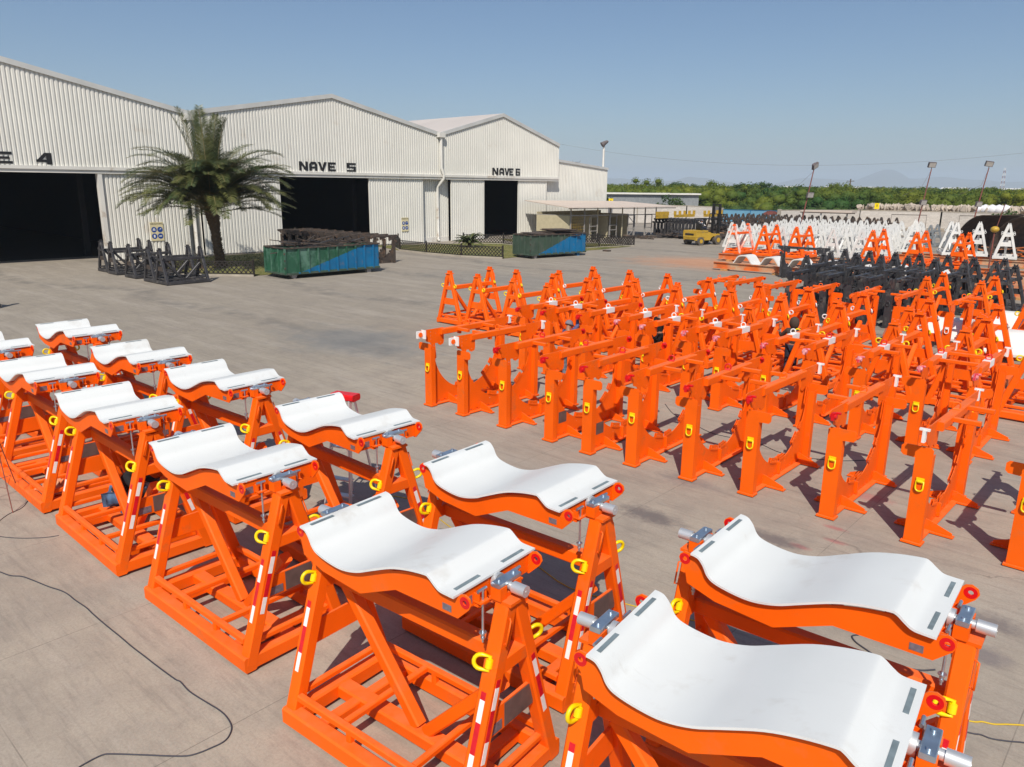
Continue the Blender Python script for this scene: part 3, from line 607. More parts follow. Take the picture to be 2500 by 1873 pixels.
# ------------------------------------------------------------------ warehouses
BRZ = R(88.571)
def fac(s, d=0):
    c, sn = math.cos(BRZ), math.sin(BRZ); return (-58.347 + c * s - sn * d, 14.784 + sn * s + c * d)
def corr(m, x0, x1, zb, zt, y, pitch=.27, dep=.055):
    """trapezoid-ribbed sheet, real ribs, top edge follows zt(x)"""
    n = int(round((x1 - x0) / pitch)); pitch = (x1 - x0) / n; xs = []
    for i in range(n):
        a = x0 + i * pitch
        xs += [(a, y), (a + pitch * .52, y), (a + pitch * .62, y + dep), (a + pitch * .90, y + dep)]
    xs.append((x1, y)); vs = []
    for x, yy in xs: vs += [(x, yy, zb), (x, yy, zt(x))]
    return m.add(vs, [(2 * i, 2 * i + 2, 2 * i + 3, 2 * i + 1) for i in range(len(xs) - 1)])
def warehouse(s0, sp, s1, z0, zp, z1, label, low, doors, depth=70, name='warehouse', wallr=True):
    t = thing(name, label, 'warehouse', (*fac(0), 0), BRZ, 'row of white corrugated warehouses')
    zt = lambda x: z0 + (zp - z0) * (x - s0) / (sp - s0) if x < sp else zp + (z1 - zp) * (x - sp) / (s1 - sp)
    m = MB(); corr(m, s0, s1, 6.45, zt, 0); m.b(s0, s1, .06, .09, 6.45, min(z0, z1) - .1)
    up = m.obj('upper_wall', 'siding', t)
    m = MB(); m.b(s0, s1, -.14, .16, 6.30, 6.52); m.b(s0, s1, -.05, .30, 6.08, 6.298); m.obj('door_track', 'trim', t)
    m = MB()
    for xa, xb, za, zb in ((s0, sp, z0, zp), (sp, s1, zp, z1)):
        o = .0
        m.add([(xa, -.12, za - .28), (xb, -.12, zb - .28), (xb, -.12, zb + .06), (xa, -.12, za + .06), (xa, .05, za - .28), (xb, .05, zb - .28), (xb, .05, zb + .06), (xa, .05, za + .06)], [(0, 1, 2, 3), (3, 2, 6, 7), (0, 4, 5, 1), (1, 5, 6, 2), (0, 3, 7, 4)])
    m.obj('gable_trim', 'galv', t)
    m = MB()
    for xa, xb, za, zb in ((s0, sp, z0, zp), (sp, s1, zp, z1)):
        vs = []; n = 40
        for i in range(n + 1):
            x = xa + (xb - xa) * i / n; z = za + (zb - za) * i / n
            vs += [(x, -.02, z + .04), (x, depth, z + .04)]
        m.add(vs, [(2 * i, 2 * i + 2, 2 * i + 3, 2 * i + 1) for i in range(n)])
    m.obj('roof', 'roof', t)
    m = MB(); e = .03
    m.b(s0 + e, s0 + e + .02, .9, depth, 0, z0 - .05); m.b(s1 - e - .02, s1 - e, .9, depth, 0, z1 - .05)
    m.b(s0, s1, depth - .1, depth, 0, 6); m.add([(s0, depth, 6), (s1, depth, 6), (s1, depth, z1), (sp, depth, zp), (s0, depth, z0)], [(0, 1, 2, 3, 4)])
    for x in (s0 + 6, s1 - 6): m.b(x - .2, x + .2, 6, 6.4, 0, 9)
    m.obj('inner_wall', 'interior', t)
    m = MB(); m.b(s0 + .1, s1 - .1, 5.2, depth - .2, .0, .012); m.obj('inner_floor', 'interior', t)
    for xa, xb, y, kind in low:
        m = MB()
        if kind == 'jamb': m.b(xa, xb, -.02, .45, 0, 6.1); m.obj('door_jamb', 'trim', t)
        elif kind == 'door':
            corr(m, xa, xb, .12, lambda x: 6.12, y); m.b(xa, xb, y + .056, y + .12, .05, 6.12); m.b(xa - .03, xa + .07, y - .02, y + .14, .05, 6.12); m.b(xb - .07, xb + .03, y - .02, y + .14, .05, 6.12)
            m.obj('sliding_door', 'siding', t)
        else:
            corr(m, xa, xb, .45, lambda x: 6.12, y); m.b(xa, xb, y + .056, y + .12, .3, 6.12)
            m.obj('lower_wall', 'siding', t); m = MB(); m.b(xa, xb, y - .03, y + .15, 0, .47); m.obj('plinth', 'trim', t)
    return t
GL = {  # blocky strokes in a 1 x 1 cell
 'N': [[(0, 0), (.27, 0), (.27, 1), (0, 1)], [(.73, 0), (1, 0), (1, 1), (.73, 1)], [(.0, 1), (.3, 1), (1, 0), (.7, 0)]],
 'A': [[(0, 0), (.27, 0), (.27, .9), (0, .72)], [(.73, 0), (1, 0), (1, .72), (.73, .9)], [(0, .72), (.2, 1), (.8, 1), (1, .72), (.73, .72), (.27, .72)], [(.2, .28), (.8, .28), (.8, .48), (.2, .48)]],
 'V': [[(0, 1), (.3, 1), (.6, 0), (.38, 0)], [(1, 1), (.7, 1), (.4, 0), (.62, 0)]],
 'E': [[(0, 0), (.28, 0), (.28, 1), (0, 1)], [(.2, 0), (1, 0), (1, .22), (.2, .22)], [(.2, .40), (.85, .40), (.85, .60), (.2, .60)], [(.2, .78), (1, .78), (1, 1), (.2, 1)]],
 '4': [[(.6, 0), (.9, 0), (.9, 1), (.6, 1)], [(0, .2), (.7, .2), (.7, .42), (0, .42)], [(0, .3), (.28, .3), (.75, 1), (.5, 1)]],
 '5': [[(0, 0), (1, 0), (1, .2), (0, .2)], [(.72, .1), (1, .1), (1, .6), (.72, .6)], [(0, .42), (1, .42), (1, .6), (0, .6)], [(0, .5), (.28, .5), (.28, 1), (0, 1)], [(0, .8), (1, .8), (1, 1), (0, 1)]],
 '6': [[(0, 0), (.28, 0), (.28, 1), (0, 1)], [(0, 0), (1, 0), (1, .2), (0, .2)], [(.72, .1), (1, .1), (1, .58), (.72, .58)], [(.1, .42), (1, .42), (1, .6), (.1, .6)], [(.1, .8), (1, .8), (1, 1), (.1, 1)]]}
def letters(t, items, z=6.60, h=.74):
    for ch, x0, x1 in items:
        m = MB()
        for k, P in enumerate(GL[ch]):
            y = -.022 - .003 * k; w = x1 - x0
            m.add([(x0 + px * w, y, z + pz * h) for px, pz in P] + [(x0 + px * w, y + .02, z + pz * h) for px, pz in P],
                  [tuple(range(len(P))), tuple(range(2 * len(P) - 1, len(P) - 1, -1))] + [(i, i + len(P), (i + 1) % len(P) + len(P), (i + 1) % len(P)) for i in range(len(P))])
        m.obj('letter', 'lettering', t)
t4 = warehouse(-10.9, 1.3, 13.37, 10.6, 13.12, 10.63, 'white corrugated warehouse cut by the left edge, lettered NAVE 4, its door open and black', [(6.65, 6.92, 0, 'jamb'), (6.92, 12.75, .10, 'door'), (12.75, 13.37, .62, 'wall')], None)
letters(t4, [('N', -6.0, -5.1), ('A', -4.6, -3.3), ('V', -2.8, -1.4), ('E', .62, 1.62), ('4', 2.98, 4.02)][3:])
t5 = warehouse(13.37, 25.97, 38.12, 10.63, 12.88, 10.40, 'middle white corrugated warehouse lettered NAVE 5, behind the palm and the big bin', [(13.37, 14.0, .62, 'wall'), (14.0, 20.62, .10, 'door'), (29.68, 35.96, .10, 'door'), (35.96, 38.12, .62, 'wall')], None)
letters(t5, [('N', 22.5, 23.35), ('A', 23.5, 24.25), ('V', 24.32, 25.2), ('E', 25.32, 26.1), ('5', 27.25, 28.2)])
t6 = warehouse(38.12, 46.9, 56.1, 10.40, 12.78, 10.14, 'right-hand white corrugated warehouse lettered NAVE 6, with the narrow open door', [(38.12, 39.7, .62, 'wall'), (39.7, 44.25, .10, 'door'), (49.55, 54.15, .10, 'door'), (54.15, 56.1, .62, 'wall')], None)
letters(t6, [('N', 45.35, 46.25), ('A', 46.40, 47.15), ('V', 47.18, 47.95), ('E', 47.95, 48.55), ('6', 48.92, 49.6)])
# lean-to
t = thing('lean_to_annex', 'low white corrugated lean-to at the right end of the warehouses', 'annex', (*fac(0), 0), BRZ)
m = MB(); corr(m, 56.1, 66.2, .45, lambda x: 8.5 - (x - 56.1) * .075, .62); m.obj('front_wall', 'siding', t)
m = MB(); m.b(56.1, 66.2, .60, .8, 0, .47); m.obj('plinth', 'trim', t)
m = MB(); m.add([(56.1, .5, 8.3), (66.3, .5, 7.53), (66.3, .5, 7.8), (56.1, .5, 8.58), (56.1, .62, 8.3), (66.3, .62, 7.53), (66.3, .62, 7.8), (56.1, .62, 8.58)], [(0, 1, 2, 3), (3, 2, 6, 7), (0, 4, 5, 1), (1, 5, 6, 2)]); m.obj('roof_trim', 'galv', t)
m = MB(); m.add([(56.1, .5, 8.57), (66.3, .5, 7.79), (66.3, 70, 7.79), (56.1, 70, 8.57)], [(0, 1, 2, 3)]); m.obj('roof', 'roof', t)
m = MB(); m.b(66.18, 66.25, .62, 70, 0, 7.72); m.obj('side_wall', 'siding', t)
# rain pipes in the valleys
for s, lab in ((13.37, 'white rain pipe behind the palm crown, between the left and middle warehouses'), (38.12, 'white cranked rain pipe between the middle and right warehouses')):
    t = thing('rain_pipe', lab, 'pipe', (*fac(0), 0), BRZ, 'white rain pipes on the warehouse fronts')
    m = MB(); m.b(s - .38, s + .38, -.45, .0, 10.0, 10.45); m.obj('gutter_box', 'trim', t)
    m = MB(); m.tube([(s, -.22, 10.0), (s, -.22, 7.2), (s + .25, -.30, 6.5), (s + .25, -.28, 6.15), (s + .02, .38, 5.4), (s + .02, .45, 4.8), (s + .02, .45, .25), (s + .1, .3, .12)], .14, 10); m.obj('pipe', 'trim', t)
# safety signs
def sign(s0, z0, w, h, lab):
    t = thing('safety_sign', lab, 'sign', (*fac(s0), z0), BRZ, 'cream safety signs with four blue symbols')
    m = MB(); m.b(0, w, .05, .08, 0, h); m.obj('board', 'sign_bg', t)
    for i, (cx, cz) in enumerate(((.27, .60), (.73, .60), (.27, .25), (.73, .25))):
        m = MB(); r = w * .21; c = Vector((cx * w, .047, cz * h)); P = [(r * math.cos(2 * PI * k / 20), r * math.sin(2 * PI * k / 20)) for k in range(20)]
        m.plate(P, [], c, (1, 0, 0), (0, 0, 1), .006); y = .042; m.mi = 1
        q = r * .5
        if i == 0: m.plate([(-q, -q * .6), (q, -q * .6), (q, 0), (-q, 0)], [], c + Vector((0, -.005, 0)), (1, 0, 0), (0, 0, 1), .003); m.plate(arc(0, 0.02, q * .8, 0, 180, 8), [], c + Vector((0, -.005, 0)), (1, 0, 0), (0, 0, 1), .003)
        elif i == 1: m.plate([(-q * 1.1, -q * .2), (q, q * .5), (q * .6, q * 1.1), (-q * .2, q * .3)], [], c + Vector((0, -.005, 0)), (1, 0, 0), (0, 0, 1), .003)
        elif i == 2: m.plate([(-q * .6, -q), (q * .6, -q), (q * .6, q), (-q * .6, q)], [], c + Vector((0, -.005, 0)), (1, 0, 0), (0, 0, 1), .003)
        else: m.plate([(-q, -q * .35), (q, -q * .35), (q, q * .35), (-q, q * .35)], [], c + Vector((0, -.005, 0)), (1, 0, 0), (0, 0, 1), .003)
        m.obj('pictogram', ['sign_blue', 'sign_white'], t)
    cu = bpy.data.curves.new('sign_lettering', 'FONT'); cu.body = 'OBLIGATORIO'; cu.size = .13 * h; cu.align_x = 'CENTER'; cu.extrude = .001
    tmp = bpy.data.objects.new('tmp', cu); COL.objects.link(tmp); bpy.context.view_layer.update()
    me = bpy.data.meshes.new_from_object(tmp.evaluated_get(bpy.context.evaluated_depsgraph_get())); bpy.data.objects.remove(tmp)
    o = bpy.data.objects.new('sign_lettering', me); COL.objects.link(o); me.materials.clear(); me.materials.append(M['lettering']); o.parent = t
    o.rotation_euler = (PI / 2, 0, 0); o.location = (w / 2, .045, h * .87); o.scale.x = .80
sign(9.85, 1.32, .95, 1.35, 'cream safety sign with blue symbols above the black stands, left of the palm')
sign(33.25, 1.20, .82, 1.30, 'cream safety sign with blue symbols on the right sliding door of the middle warehouse')
# round lamp on white pole behind the lean-to, bracket on the roof
t = thing('yard_lamp', 'round grey lamp on a white pole rising behind the lean-to corner', 'lamp', (*fac(66.6, 1.6), 0))
m = MB(); m.cyl((0, 0, 0), (0, 0, 10.6), .13, 10); m.obj('pole', 'trim', t)
m = MB(); m.cyl((-.1, -.28, 10.55), (.25, .2, 10.95), .36, 14, .18); m.cyl((.2, .15, 10.8), (.35, .3, 11.05), .16, 10); m.obj('lamp_head', 'lamp_grey', t)
t = thing('roof_bracket', 'small dark wire bracket standing on the lean-to roof edge', 'bracket', (*fac(63.0, 3.0), 7.9))
m = MB(); m.tube([(0, 0, 0), (0, 0, .55)], .025, 5); m.tube([(-.5, 0, .55), (.5, 0, .52)], .02, 5); m.tube([(-.5, 0, .55), (-.6, 0, .72)], .02, 5); m.tube([(.5, 0, .52), (.6, 0, .70)], .02, 5); m.obj('wire_frame', 'lamp_grey', t)

# ------------------------------------------------------------------ saddle stands with white pads
GS = 'orange saddle stands with white pads'
saddles = [
 (-18.53, 4.24, 2.0, 'saddle stand cut by the left edge, only its pad corner showing'),
 (-15.20, 4.32, -.4, 'saddle stand at the left edge with brown cut brackets lying on its base'),
 (-12.03, 4.31, -.5, 'saddle stand in the front row with a person crouching inside its frame'),
 (-8.65, 4.35, 1.7, 'front-row saddle stand nearest the looped dark cable on bare concrete'),
 (-5.14, 4.32, 4.1, 'large saddle stand at the bottom centre, its whole pad and braces in view'),
 (-1.87, 4.56, 6.4, 'nearest saddle stand, at the bottom right, cut by the lower edge'),
 (-18.95, 6.15, 1.2, 'farthest saddle stand, small one at upper left of the second row'),
 (-15.41, 6.06, .9, 'saddle stand of the second row, second from the far end'),
 (-12.49, 6.27, 2.4, 'saddle stand of the second row directly behind the one with the crouching person'),
 (-8.95, 6.30, -1.5, 'saddle stand of the second row with a red-topped stepladder behind it'),
 (-5.56, 6.27, 2.6, 'saddle stand in the middle of the second row, right behind the bottom centre one'),
 (-2.07, 6.40, 3.0, 'saddle stand at the right end of the second row, beside the yellow cord')]
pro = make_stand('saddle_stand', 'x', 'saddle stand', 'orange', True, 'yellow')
for i, (x, y, a, lab) in enumerate(saddles):
    lab = 'orange ' + lab
    if i == 0: pro.location = (x, y, 0); pro.rotation_euler.z = R(a); pro['label'] = lab; pro['group'] = GS
    else: dup(pro, (x, y, 0), R(a), lab, GS)

# ------------------------------------------------------------------ orange arch stands
G1 = 'orange arch stands in the front arch row'
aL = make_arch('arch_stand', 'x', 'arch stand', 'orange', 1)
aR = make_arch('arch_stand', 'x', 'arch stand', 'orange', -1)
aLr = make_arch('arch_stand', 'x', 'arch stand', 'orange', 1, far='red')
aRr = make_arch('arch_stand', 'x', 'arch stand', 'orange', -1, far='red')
def no_label(o):
    for c in kids(o):
        pass
jit = random.Random(99)
def put(x, y, rz, side, lab, group, lug='red', far='white_tape', ring='red', labelp=False, tagp=False, z=0, dring=None, sc=None):
    pr = aL if side > 0 else aR
    if far != 'white_tape': pr = aLr if side > 0 else aRr
    o = dup(pr, (x + jit.uniform(-.03, .03), y + jit.uniform(-.04, .04), z), R(rz + jit.uniform(-1.4, 1.4)), lab, group, sc=sc)
    for c in list(o_children(o)):
        k = c.name.split('.')[0]
        if (k == 'label_plate' and not labelp) or (k == 'tag_plate' and not tagp): bpy.data.objects.remove(c); continue
        new = {'near_lug': lug, 'far_lug': far, 'beam_ring': ring}.get(k)
        if k == 'lashing_ring' and dring: new = dring
        if new: c.material_slots[0].link = 'OBJECT'; c.material_slots[0].material = M[new]
    return o
CH = {}
def o_children(o): return [c for c in COL.objects if c.parent == o]
row1 = [(-14.20, 12.62, 1, 'white', 'orange', 0, 0), (-12.98, 12.56, -1, 'white', 'orange', 0, 0), (-11.62, 12.57, 1, 'red', 'red', 0, 0), (-10.22, 12.55, -1, 'red', 'red', 1, 1),
        (-9.13, 12.49, -1, 'red', 'red', 1, 1), (-8.02, 12.51, 1, 'red', 'red', 0, 0), (-6.78, 12.59, 1, 'red', 'red', 0, 0), (-5.58, 12.66, -1, 'red', 'orange', 0, 1),
        (-4.13, 12.69, -1, 'red', 'orange', 0, 1), (-2.71, 12.68, 1, 'white', 'orange', 0, 0), (-1.38, 12.84, 1, 'white', 'orange', 0, 0)]
d1 = ['leftmost, near lug wrapped in white, hook pointing left', 'second from the left, white-wrapped near lug, top hook pointing right', 'third from the left, red near lug and top hook pointing left',
      'fourth from the left, left one with grey label plate', 'fifth from the left, right one with grey label plate', 'sixth from the left, hook pointing left',
      'seventh from the left, standing a little apart, hook pointing left', 'fourth from the right, hook pointing right', 'third from the right, hook pointing right',
      'second from the right, white T clamp on beam end', 'cut by the right edge, its shadow falling on bare concrete']
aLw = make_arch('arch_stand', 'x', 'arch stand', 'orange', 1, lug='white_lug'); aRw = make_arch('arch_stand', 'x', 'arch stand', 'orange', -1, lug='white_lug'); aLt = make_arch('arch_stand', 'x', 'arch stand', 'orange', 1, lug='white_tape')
for i, (x, y, sd, lug, ring, lp, tp) in enumerate(row1):
    lab = 'front-row orange arch stand, ' + d1[i]
    sw = None
    if lug == 'white': sw = (aLw if i == 0 else aRw if i == 1 else aLt)
    keep = aL, aR
    if sw is not None:
        if sd > 0: aL = sw
        else: aR = sw
    put(x, y + 1.36, [0.5, -.5, 0, 0, 0, .5, 0, 0, 0, 0, 0][i], sd, lab, G1, lug={'white': 'white_tape'}.get(lug, lug), ring=ring, labelp=lp, tagp=tp, far='white_tape' if i in (0, 1, 7, 8, 9, 10) else 'red')
    aL, aR = keep
row2x = [-15.25, -14.25, -13.05, -11.87, -10.87, -9.65, -8.65, -7.45, -6.5, -5.32, -4.10, -3.05]
row2y = [17.3, 17.35, 17.5, 17.6, 17.5, 17.5, 17.4, 17.4, 17.5, 17.5, 17.4, 17.4]
row2s = [1, 1, -1, -1, 1, 1, -1, 1, -1, 1, 1, -1]
G2 = 'orange arch stands in the second arch row'
d2 = ['leftmost of the row, red lug and white ring patch', 'second from the left, white ring patch on its beam', 'third from the left, where the man in the grey cap works', 'fourth from the left, red lug on pink-sprayed tape',
      'fifth from the left, just left of the painter in black', 'sixth from the left, white patch on the middle of its beam', 'seventh from the left, half hidden by the front row', 'eighth from the left, left of the brown-hooded painter',
      'ninth from the left, in front of the brown-hooded painter', 'third from the right, red beam ring on a white patch', 'second from the right, red beam ring and pink near clamp', 'rightmost of the row, red beam ring close to the right edge']
for i, x in enumerate(row2x):
    keep = aL, aR
    if i >= 3: pass
    o = put(x, row2y[i] + 1.36, 0, row2s[i], 'second-row orange arch stand, ' + d2[i], G2, lug='red' if i < 3 else 'pink', ring='white_tape' if i < 8 else 'red', far='white_tape' if i > 2 else 'red')
    # masking tape patch round the beam
    m = MB(); sg = row2s[i]; m.b(.055 * sg - .078, .055 * sg + .078, -.20, .22, 1.84, 1.984); q = m.obj('masking_patch', 'white_tape', o)
G3 = 'orange arch stands in the third arch row'
t3 = [(-14.6, 27.25, 1, 'leftmost'), (-13.5, 27.5, -1, 'second from the left'), (-12.0, 27.5, -1, 'third from the left'), (-10.5, 27.5, -1, 'fourth from the left'), (-9.05, 27.8, 1, 'fifth from the left, beside the black arches'), (-7.6, 28.2, -1, 'second from the right'), (-5.98, 28.1, 1, 'rightmost, with the flag-shaped top and white ring')]
for x, y, sd, lab in t3:
    put(x, y + 1.36, 0, sd, 'third-row orange arch stand, ' + lab, G3, lug='orange', far='orange', ring='orange', dring='white_tape' if x > -6 else None)
for o in (aL, aR, aLw, aRw, aLt, aLr, aRr):
    def rm(q):
        for c in o_children(q): rm(c)
        bpy.data.objects.remove(q)
    KIDS.pop(o.name, None); rm(o)

# ------------------------------------------------------------------ orange A-frame stands without saddles
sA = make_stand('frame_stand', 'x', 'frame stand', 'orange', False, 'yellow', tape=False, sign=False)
GA = 'orange frame stands behind the arches'
firstA = True
def putA(x, y, rz, lab, group, ring='yellow', paint=None, z=0, sc=None, recol=None):
    rc = {'lifting_ring': ring}
    if paint: rc.update({k: paint for k in ('base_frame', 'leg', 'cross_plate', 'cross_tube', 'head', 'beam', 'brace', 'grab_handle')})
    if recol: rc.update(recol)
    return dup(sA, (x, y, z), R(rz + jit.uniform(-1.8, 1.8)), lab, group, rc, sc)
ra = [-22.55, -21.0, -19.0, -17.27, -15.47, -13.6, -11.75, -9.87, -8.0, -5.85, -4.22]
ry = [22.4, 22.4, 22.3, 22.2, 22.35, 22.4, 22.6, 22.6, 22.6, 22.8, 23.0]
for i, (x, y) in enumerate(zip(ra, ry)):
    d = ['leftmost, standing clear at the row end', 'second from the left', 'third from the left', 'fourth from the left', 'fifth from the left', 'sixth from the left', 'middle one, behind the painter in black', 'fourth from the right, near the brown-hooded painter', 'third from the right', 'second from the right', 'rightmost, tall against the right edge'][i]
    putA(x, y, 90, 'yellow-ringed orange frame stand, near row, ' + d, GA)
rb = [-19.6, -17.7, -15.9, -14.1, -12.0, -10.2, -8.38, -6.32, -4.42]
for i, x in enumerate(rb):
    d = ['leftmost', 'second from the left', 'third from the left', 'fourth from the left', 'fifth from the left, in the middle', 'fourth from the right', 'third from the right', 'second from the right', 'rightmost, near the right edge'][i]
    putA(x, 25.75, 90, 'white-ringed orange frame stand, far row, ' + d, 'orange frame stands with white rings', ring='white_tape')
for x, y, d in ((-8.15, 34.9, 'on open concrete beside the black arches, left of its twin'), (-6.25, 34.9, 'in front of the black stands, right of its twin'), (-4.05, 31.0, 'cut by the right edge above the white pads'), (-2.6, 22.9, 'cut by the right edge, front frame row')):
    putA(x, y, 90, 'yellow-ringed orange frame stand ' + d, 'single orange frame stands at right')
# platform ones
for x, d, pal in ((-27.5, 'half white, freshly sprayed orange only at the tops', 'mix'), (-25.1, 'second from the left', None), (-22.6, 'third from the left, behind the black half arch', None), (-17.3, 'fourth from the left, alone among white frames', None), (-14.55, 'second from the right', None), (-11.95, 'rightmost', None)):
    rc = {'leg': 'orange_white', 'cross_plate': 'white_paint', 'brace': 'orange_white'} if pal else None
    putA(x, 57.1, 90, 'orange frame stand on the paint trestles, ' + d, 'frame stands being sprayed orange on the trestles', ring='orange', z=.55, sc=(1, 1.05, 1.05), recol=rc)

# black stands
GB = 'black-primed frame stands'
for x, y, d in ((-42.95, 19.7, 'nearest pair by the lattice fence, right one'), (-44.45, 19.7, 'nearest pair by the lattice fence, left one'), (-47.2, 19.75, 'middle one of the five'), (-49.8, 19.75, 'second from the warehouse door'), (-51.7, 19.9, 'farthest left, against the open door')):
    putA(x, y, 90, 'black frame stand left of the palm, ' + d, GB, ring='black_paint', paint='black_paint', sc=(1, 1.0, .92), recol={'cross_plate': 'rust_dark'})
putA(-40.6, 8.75, 20, 'black frame stand just outside the left edge, seen by its shadow on the yard', GB, ring='black_paint', paint='black_paint')
bx = [(-15.6, 44.8), (-14.25, 44.8), (-12.9, 44.8), (-11.65, 44.9), (-10.3, 45.0), (-9.0, 44.8), (-7.7, 45.1)]
for i, (x, y) in enumerate(bx): putA(x, y, 90, 'black frame stand in the far black row below the trestles, %s from the left' % ORD[i], 'black-primed frame stands before the trestles', ring='black_paint', paint='black_paint')
for i, (x, y) in enumerate(((-15.5, 41.2), (-13.7, 41.2), (-11.9, 41.3), (-10.1, 41.4), (-8.2, 41.2), (-6.6, 41.3), (-5.0, 38.9))): putA(x, y, 90, 'black frame stand in the nearer black row behind the black arches, %s from the left' % ORD[i], 'black-primed frame stands before the trestles', ring='black_paint', paint='black_paint')
bA = make_arch('arch_stand', 'x', 'arch stand', 'black_paint', 1, lug=None, far=None, bring='black_paint', labelp=False, dring='black_paint')
bB = make_arch('arch_stand', 'x', 'arch stand', 'black_paint', -1, lug=None, far=None, bring='black_paint', labelp=False, dring='black_paint')
def putB(x, y, rz, sd, lab, group, paint=None, z=0, sc=None):
    rc = {k: paint for k in ('column', 'lashing_ring', 'arch_web', 'perforated_tab', 'base_plate', 'foot', 'hanger_plate', 'top_beam', 'arm', 'beam_ring')} if paint else None
    o = dup(bA if sd > 0 else bB, (x, y, z), R(rz), lab, group, rc, sc)
    for c in o_children(o):
        if c.name.startswith('tag_plate'): bpy.data.objects.remove(c)
    return o
for i, (x, y) in enumerate(((-13.35, 32.7), (-12.5, 33.2), (-11.8, 32.6), (-10.95, 33.1), (-10.2, 32.8), (-9.35, 33.2))):
    putB(x, y + 1.36, 0, 1 if i % 2 else -1, 'black arch stand of the nearest black row, %s from the left' % ORD[i], 'black arch stands behind the orange ones')
for i, (x, y) in enumerate(((-14.0, 36.4), (-13.2, 36.6), (-12.4, 36.3), (-11.6, 36.6), (-10.8, 36.4), (-10.0, 36.7), (-9.2, 36.5), (-8.3, 36.8))):
    putB(x, y + 1.36, 0, 1 if i % 3 else -1, 'black arch stand of the second black row, %s from the left' % ORD[i], 'black arch stands behind the orange ones')
putB(-18.9, 48.1, 90, 1, 'black half arch stand seen side-on in front of the white pads', None)
# dark row by the big bin
for i in range(11):
    x = -44.3 - i * 1.12
    putB(x, 34.85 + .03 * i, 0, 1 if i % 2 else -1, 'dark rusty arch stand parked behind the big bin, %s from the right' % ORD[i], 'dark rusty arch stands behind the big bin', paint='rust_dark')

# ------------------------------------------------------------------ paint trestles and white pads on them
def ibeam(m, x0, x1, y, z0, h, w=.22):
    m.b(x0, x1, y - w / 2, y + w / 2, z0, z0 + .03); m.b(x0, x1, y - w / 2, y + w / 2, z0 + h - .03, z0 + h); m.b(x0, x1, y - .015, y + .015, z0 + .03, z0 + h - .03)
def trestle(x0, x1, y, z0, h, lab, blocks=(), mt='orange_dull'):
    t = thing('steel_trestle', lab, 'steel beam', (x0, y, 0), 0, 'long I-beams of the paint trestles')
    m = MB(); ibeam(m, 0, x1 - x0, 0, z0, h); m.obj('beam', mt, t)
    if blocks:
        for bx_ in blocks:
            m = MB(); m.b(bx_ - .2, bx_ + .2, -.35, .25, 0, z0); m.obj('timber_block', 'wood', t)
    return t
trestle(-25.5, -3.0, 49.2, .12, .42, 'orange-sprayed I-beam nearest the camera, in front of the white shells', (.9, 4.6, 9, 13, 17, 21))
trestle(-28.6, -2.0, 55.9, .12, .43, 'orange-stained I-beam under the near feet of the orange frame stands', (1, 5, 9, 13, 17, 21, 25))
trestle(-28.6, -2.0, 58.5, .12, .43, 'orange-stained I-beam under the far feet of the orange frame stands', (1, 5, 9, 13, 17, 21, 25))
trestle(-19.0, -3.0, 66.8, .10, .40, 'orange-stained I-beam under the white frame stands at right, near one', (1, 5, 9, 13))
trestle(-19.0, -3.0, 69.4, .10, .40, 'orange-stained I-beam under the white frame stands at right, far one', (1, 5, 9, 13))
trestle(-12.0, 1.5, 47.4, .12, .45, 'tan and orange I-beam at the right edge behind the black stands', (1, 5, 9, 12))
SH = [(-.8, .05), (-.66, .08), (-.52, .28), (-.36, .52), (-.12, .58), (.10, .56), (.26, .40), (.42, .16), (.6, .08), (.82, .10)]
m = sheet([(a * 1.15, z + .02) for a, z in crom(SH, 4)], -.62, .62, .06, 2)
sh0 = m.obj('white_shell', 'white_paint')
shells = [(-24.0, 51.4, .12, 'leftmost of the row'), (-22.05, 51.4, .12, 'second from the left'), (-20.1, 51.4, .12, 'third from the left, beside the black half arch'), (-18.1, 51.4, .12, 'fourth, mostly behind the black half arch'), (-16.1, 51.4, .12, 'fifth, glimpsed between black stands'), (-14.0, 51.4, .12, 'sixth, glimpsed between black stands'), (-11.8, 51.4, .12, 'seventh, glimpsed between black stands')]
for i, (x, y, z, lab) in enumerate(shells):
    o = sh0 if i == 0 else sh0.copy()
    if i: COL.objects.link(o)
    o.location = (x, y, z + .14); o.scale = (1.15, 1.1, 1.2); tag(o, 'white wavy shell lying between the trestles, ' + lab, 'shell', 'white shells between the trestles')
for x, y, z, rz, lab in ((-4.3, 28.9, .45, 95, 'near white shell at the right edge above an orange rack'), (-4.9, 33.0, .5, 92, 'far white shell at the right edge beyond the frame stands'), (-6.6, 31.6, .25, 92, 'white shell seen through the legs of the frame stand near the right edge')):
    o = sh0.copy(); COL.objects.link(o); o.location = (x, y, z); o.rotation_euler.z = R(rz); tag(o, lab, 'shell', 'white shells at the right edge')
t = thing('low_rack', 'low orange rack carrying the white shells at the right edge', 'rack', (-4.3, 29.0, 0))
for x in (-.8, .8):
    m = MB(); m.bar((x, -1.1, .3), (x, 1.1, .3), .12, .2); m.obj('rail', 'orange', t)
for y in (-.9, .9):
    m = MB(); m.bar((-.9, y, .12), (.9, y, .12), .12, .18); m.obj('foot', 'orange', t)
# right-edge tan panels
for i, (x, y, z) in enumerate(((-9.0, 48.9, .05), (-6.6, 48.9, .05), (-4.2, 48.9, .05), (-8.3, 52.6, .1), (-5.8, 52.8, .1))):
    t = thing('painted_box_beam', 'tan box beam blotched with orange overspray, %s from the left behind the black stands' % ORD[i], 'box beam', (x, y, z), 0, 'tan overspray-blotched box beams')
    m = MB(); m.b(-1.1, 1.1, -.3, .3, 0, .55); m.b(-1.12, -1.0, -.32, .32, 0, .6); m.b(1.0, 1.12, -.32, .32, 0, .6); m.obj('body', 'orange_dull', t)

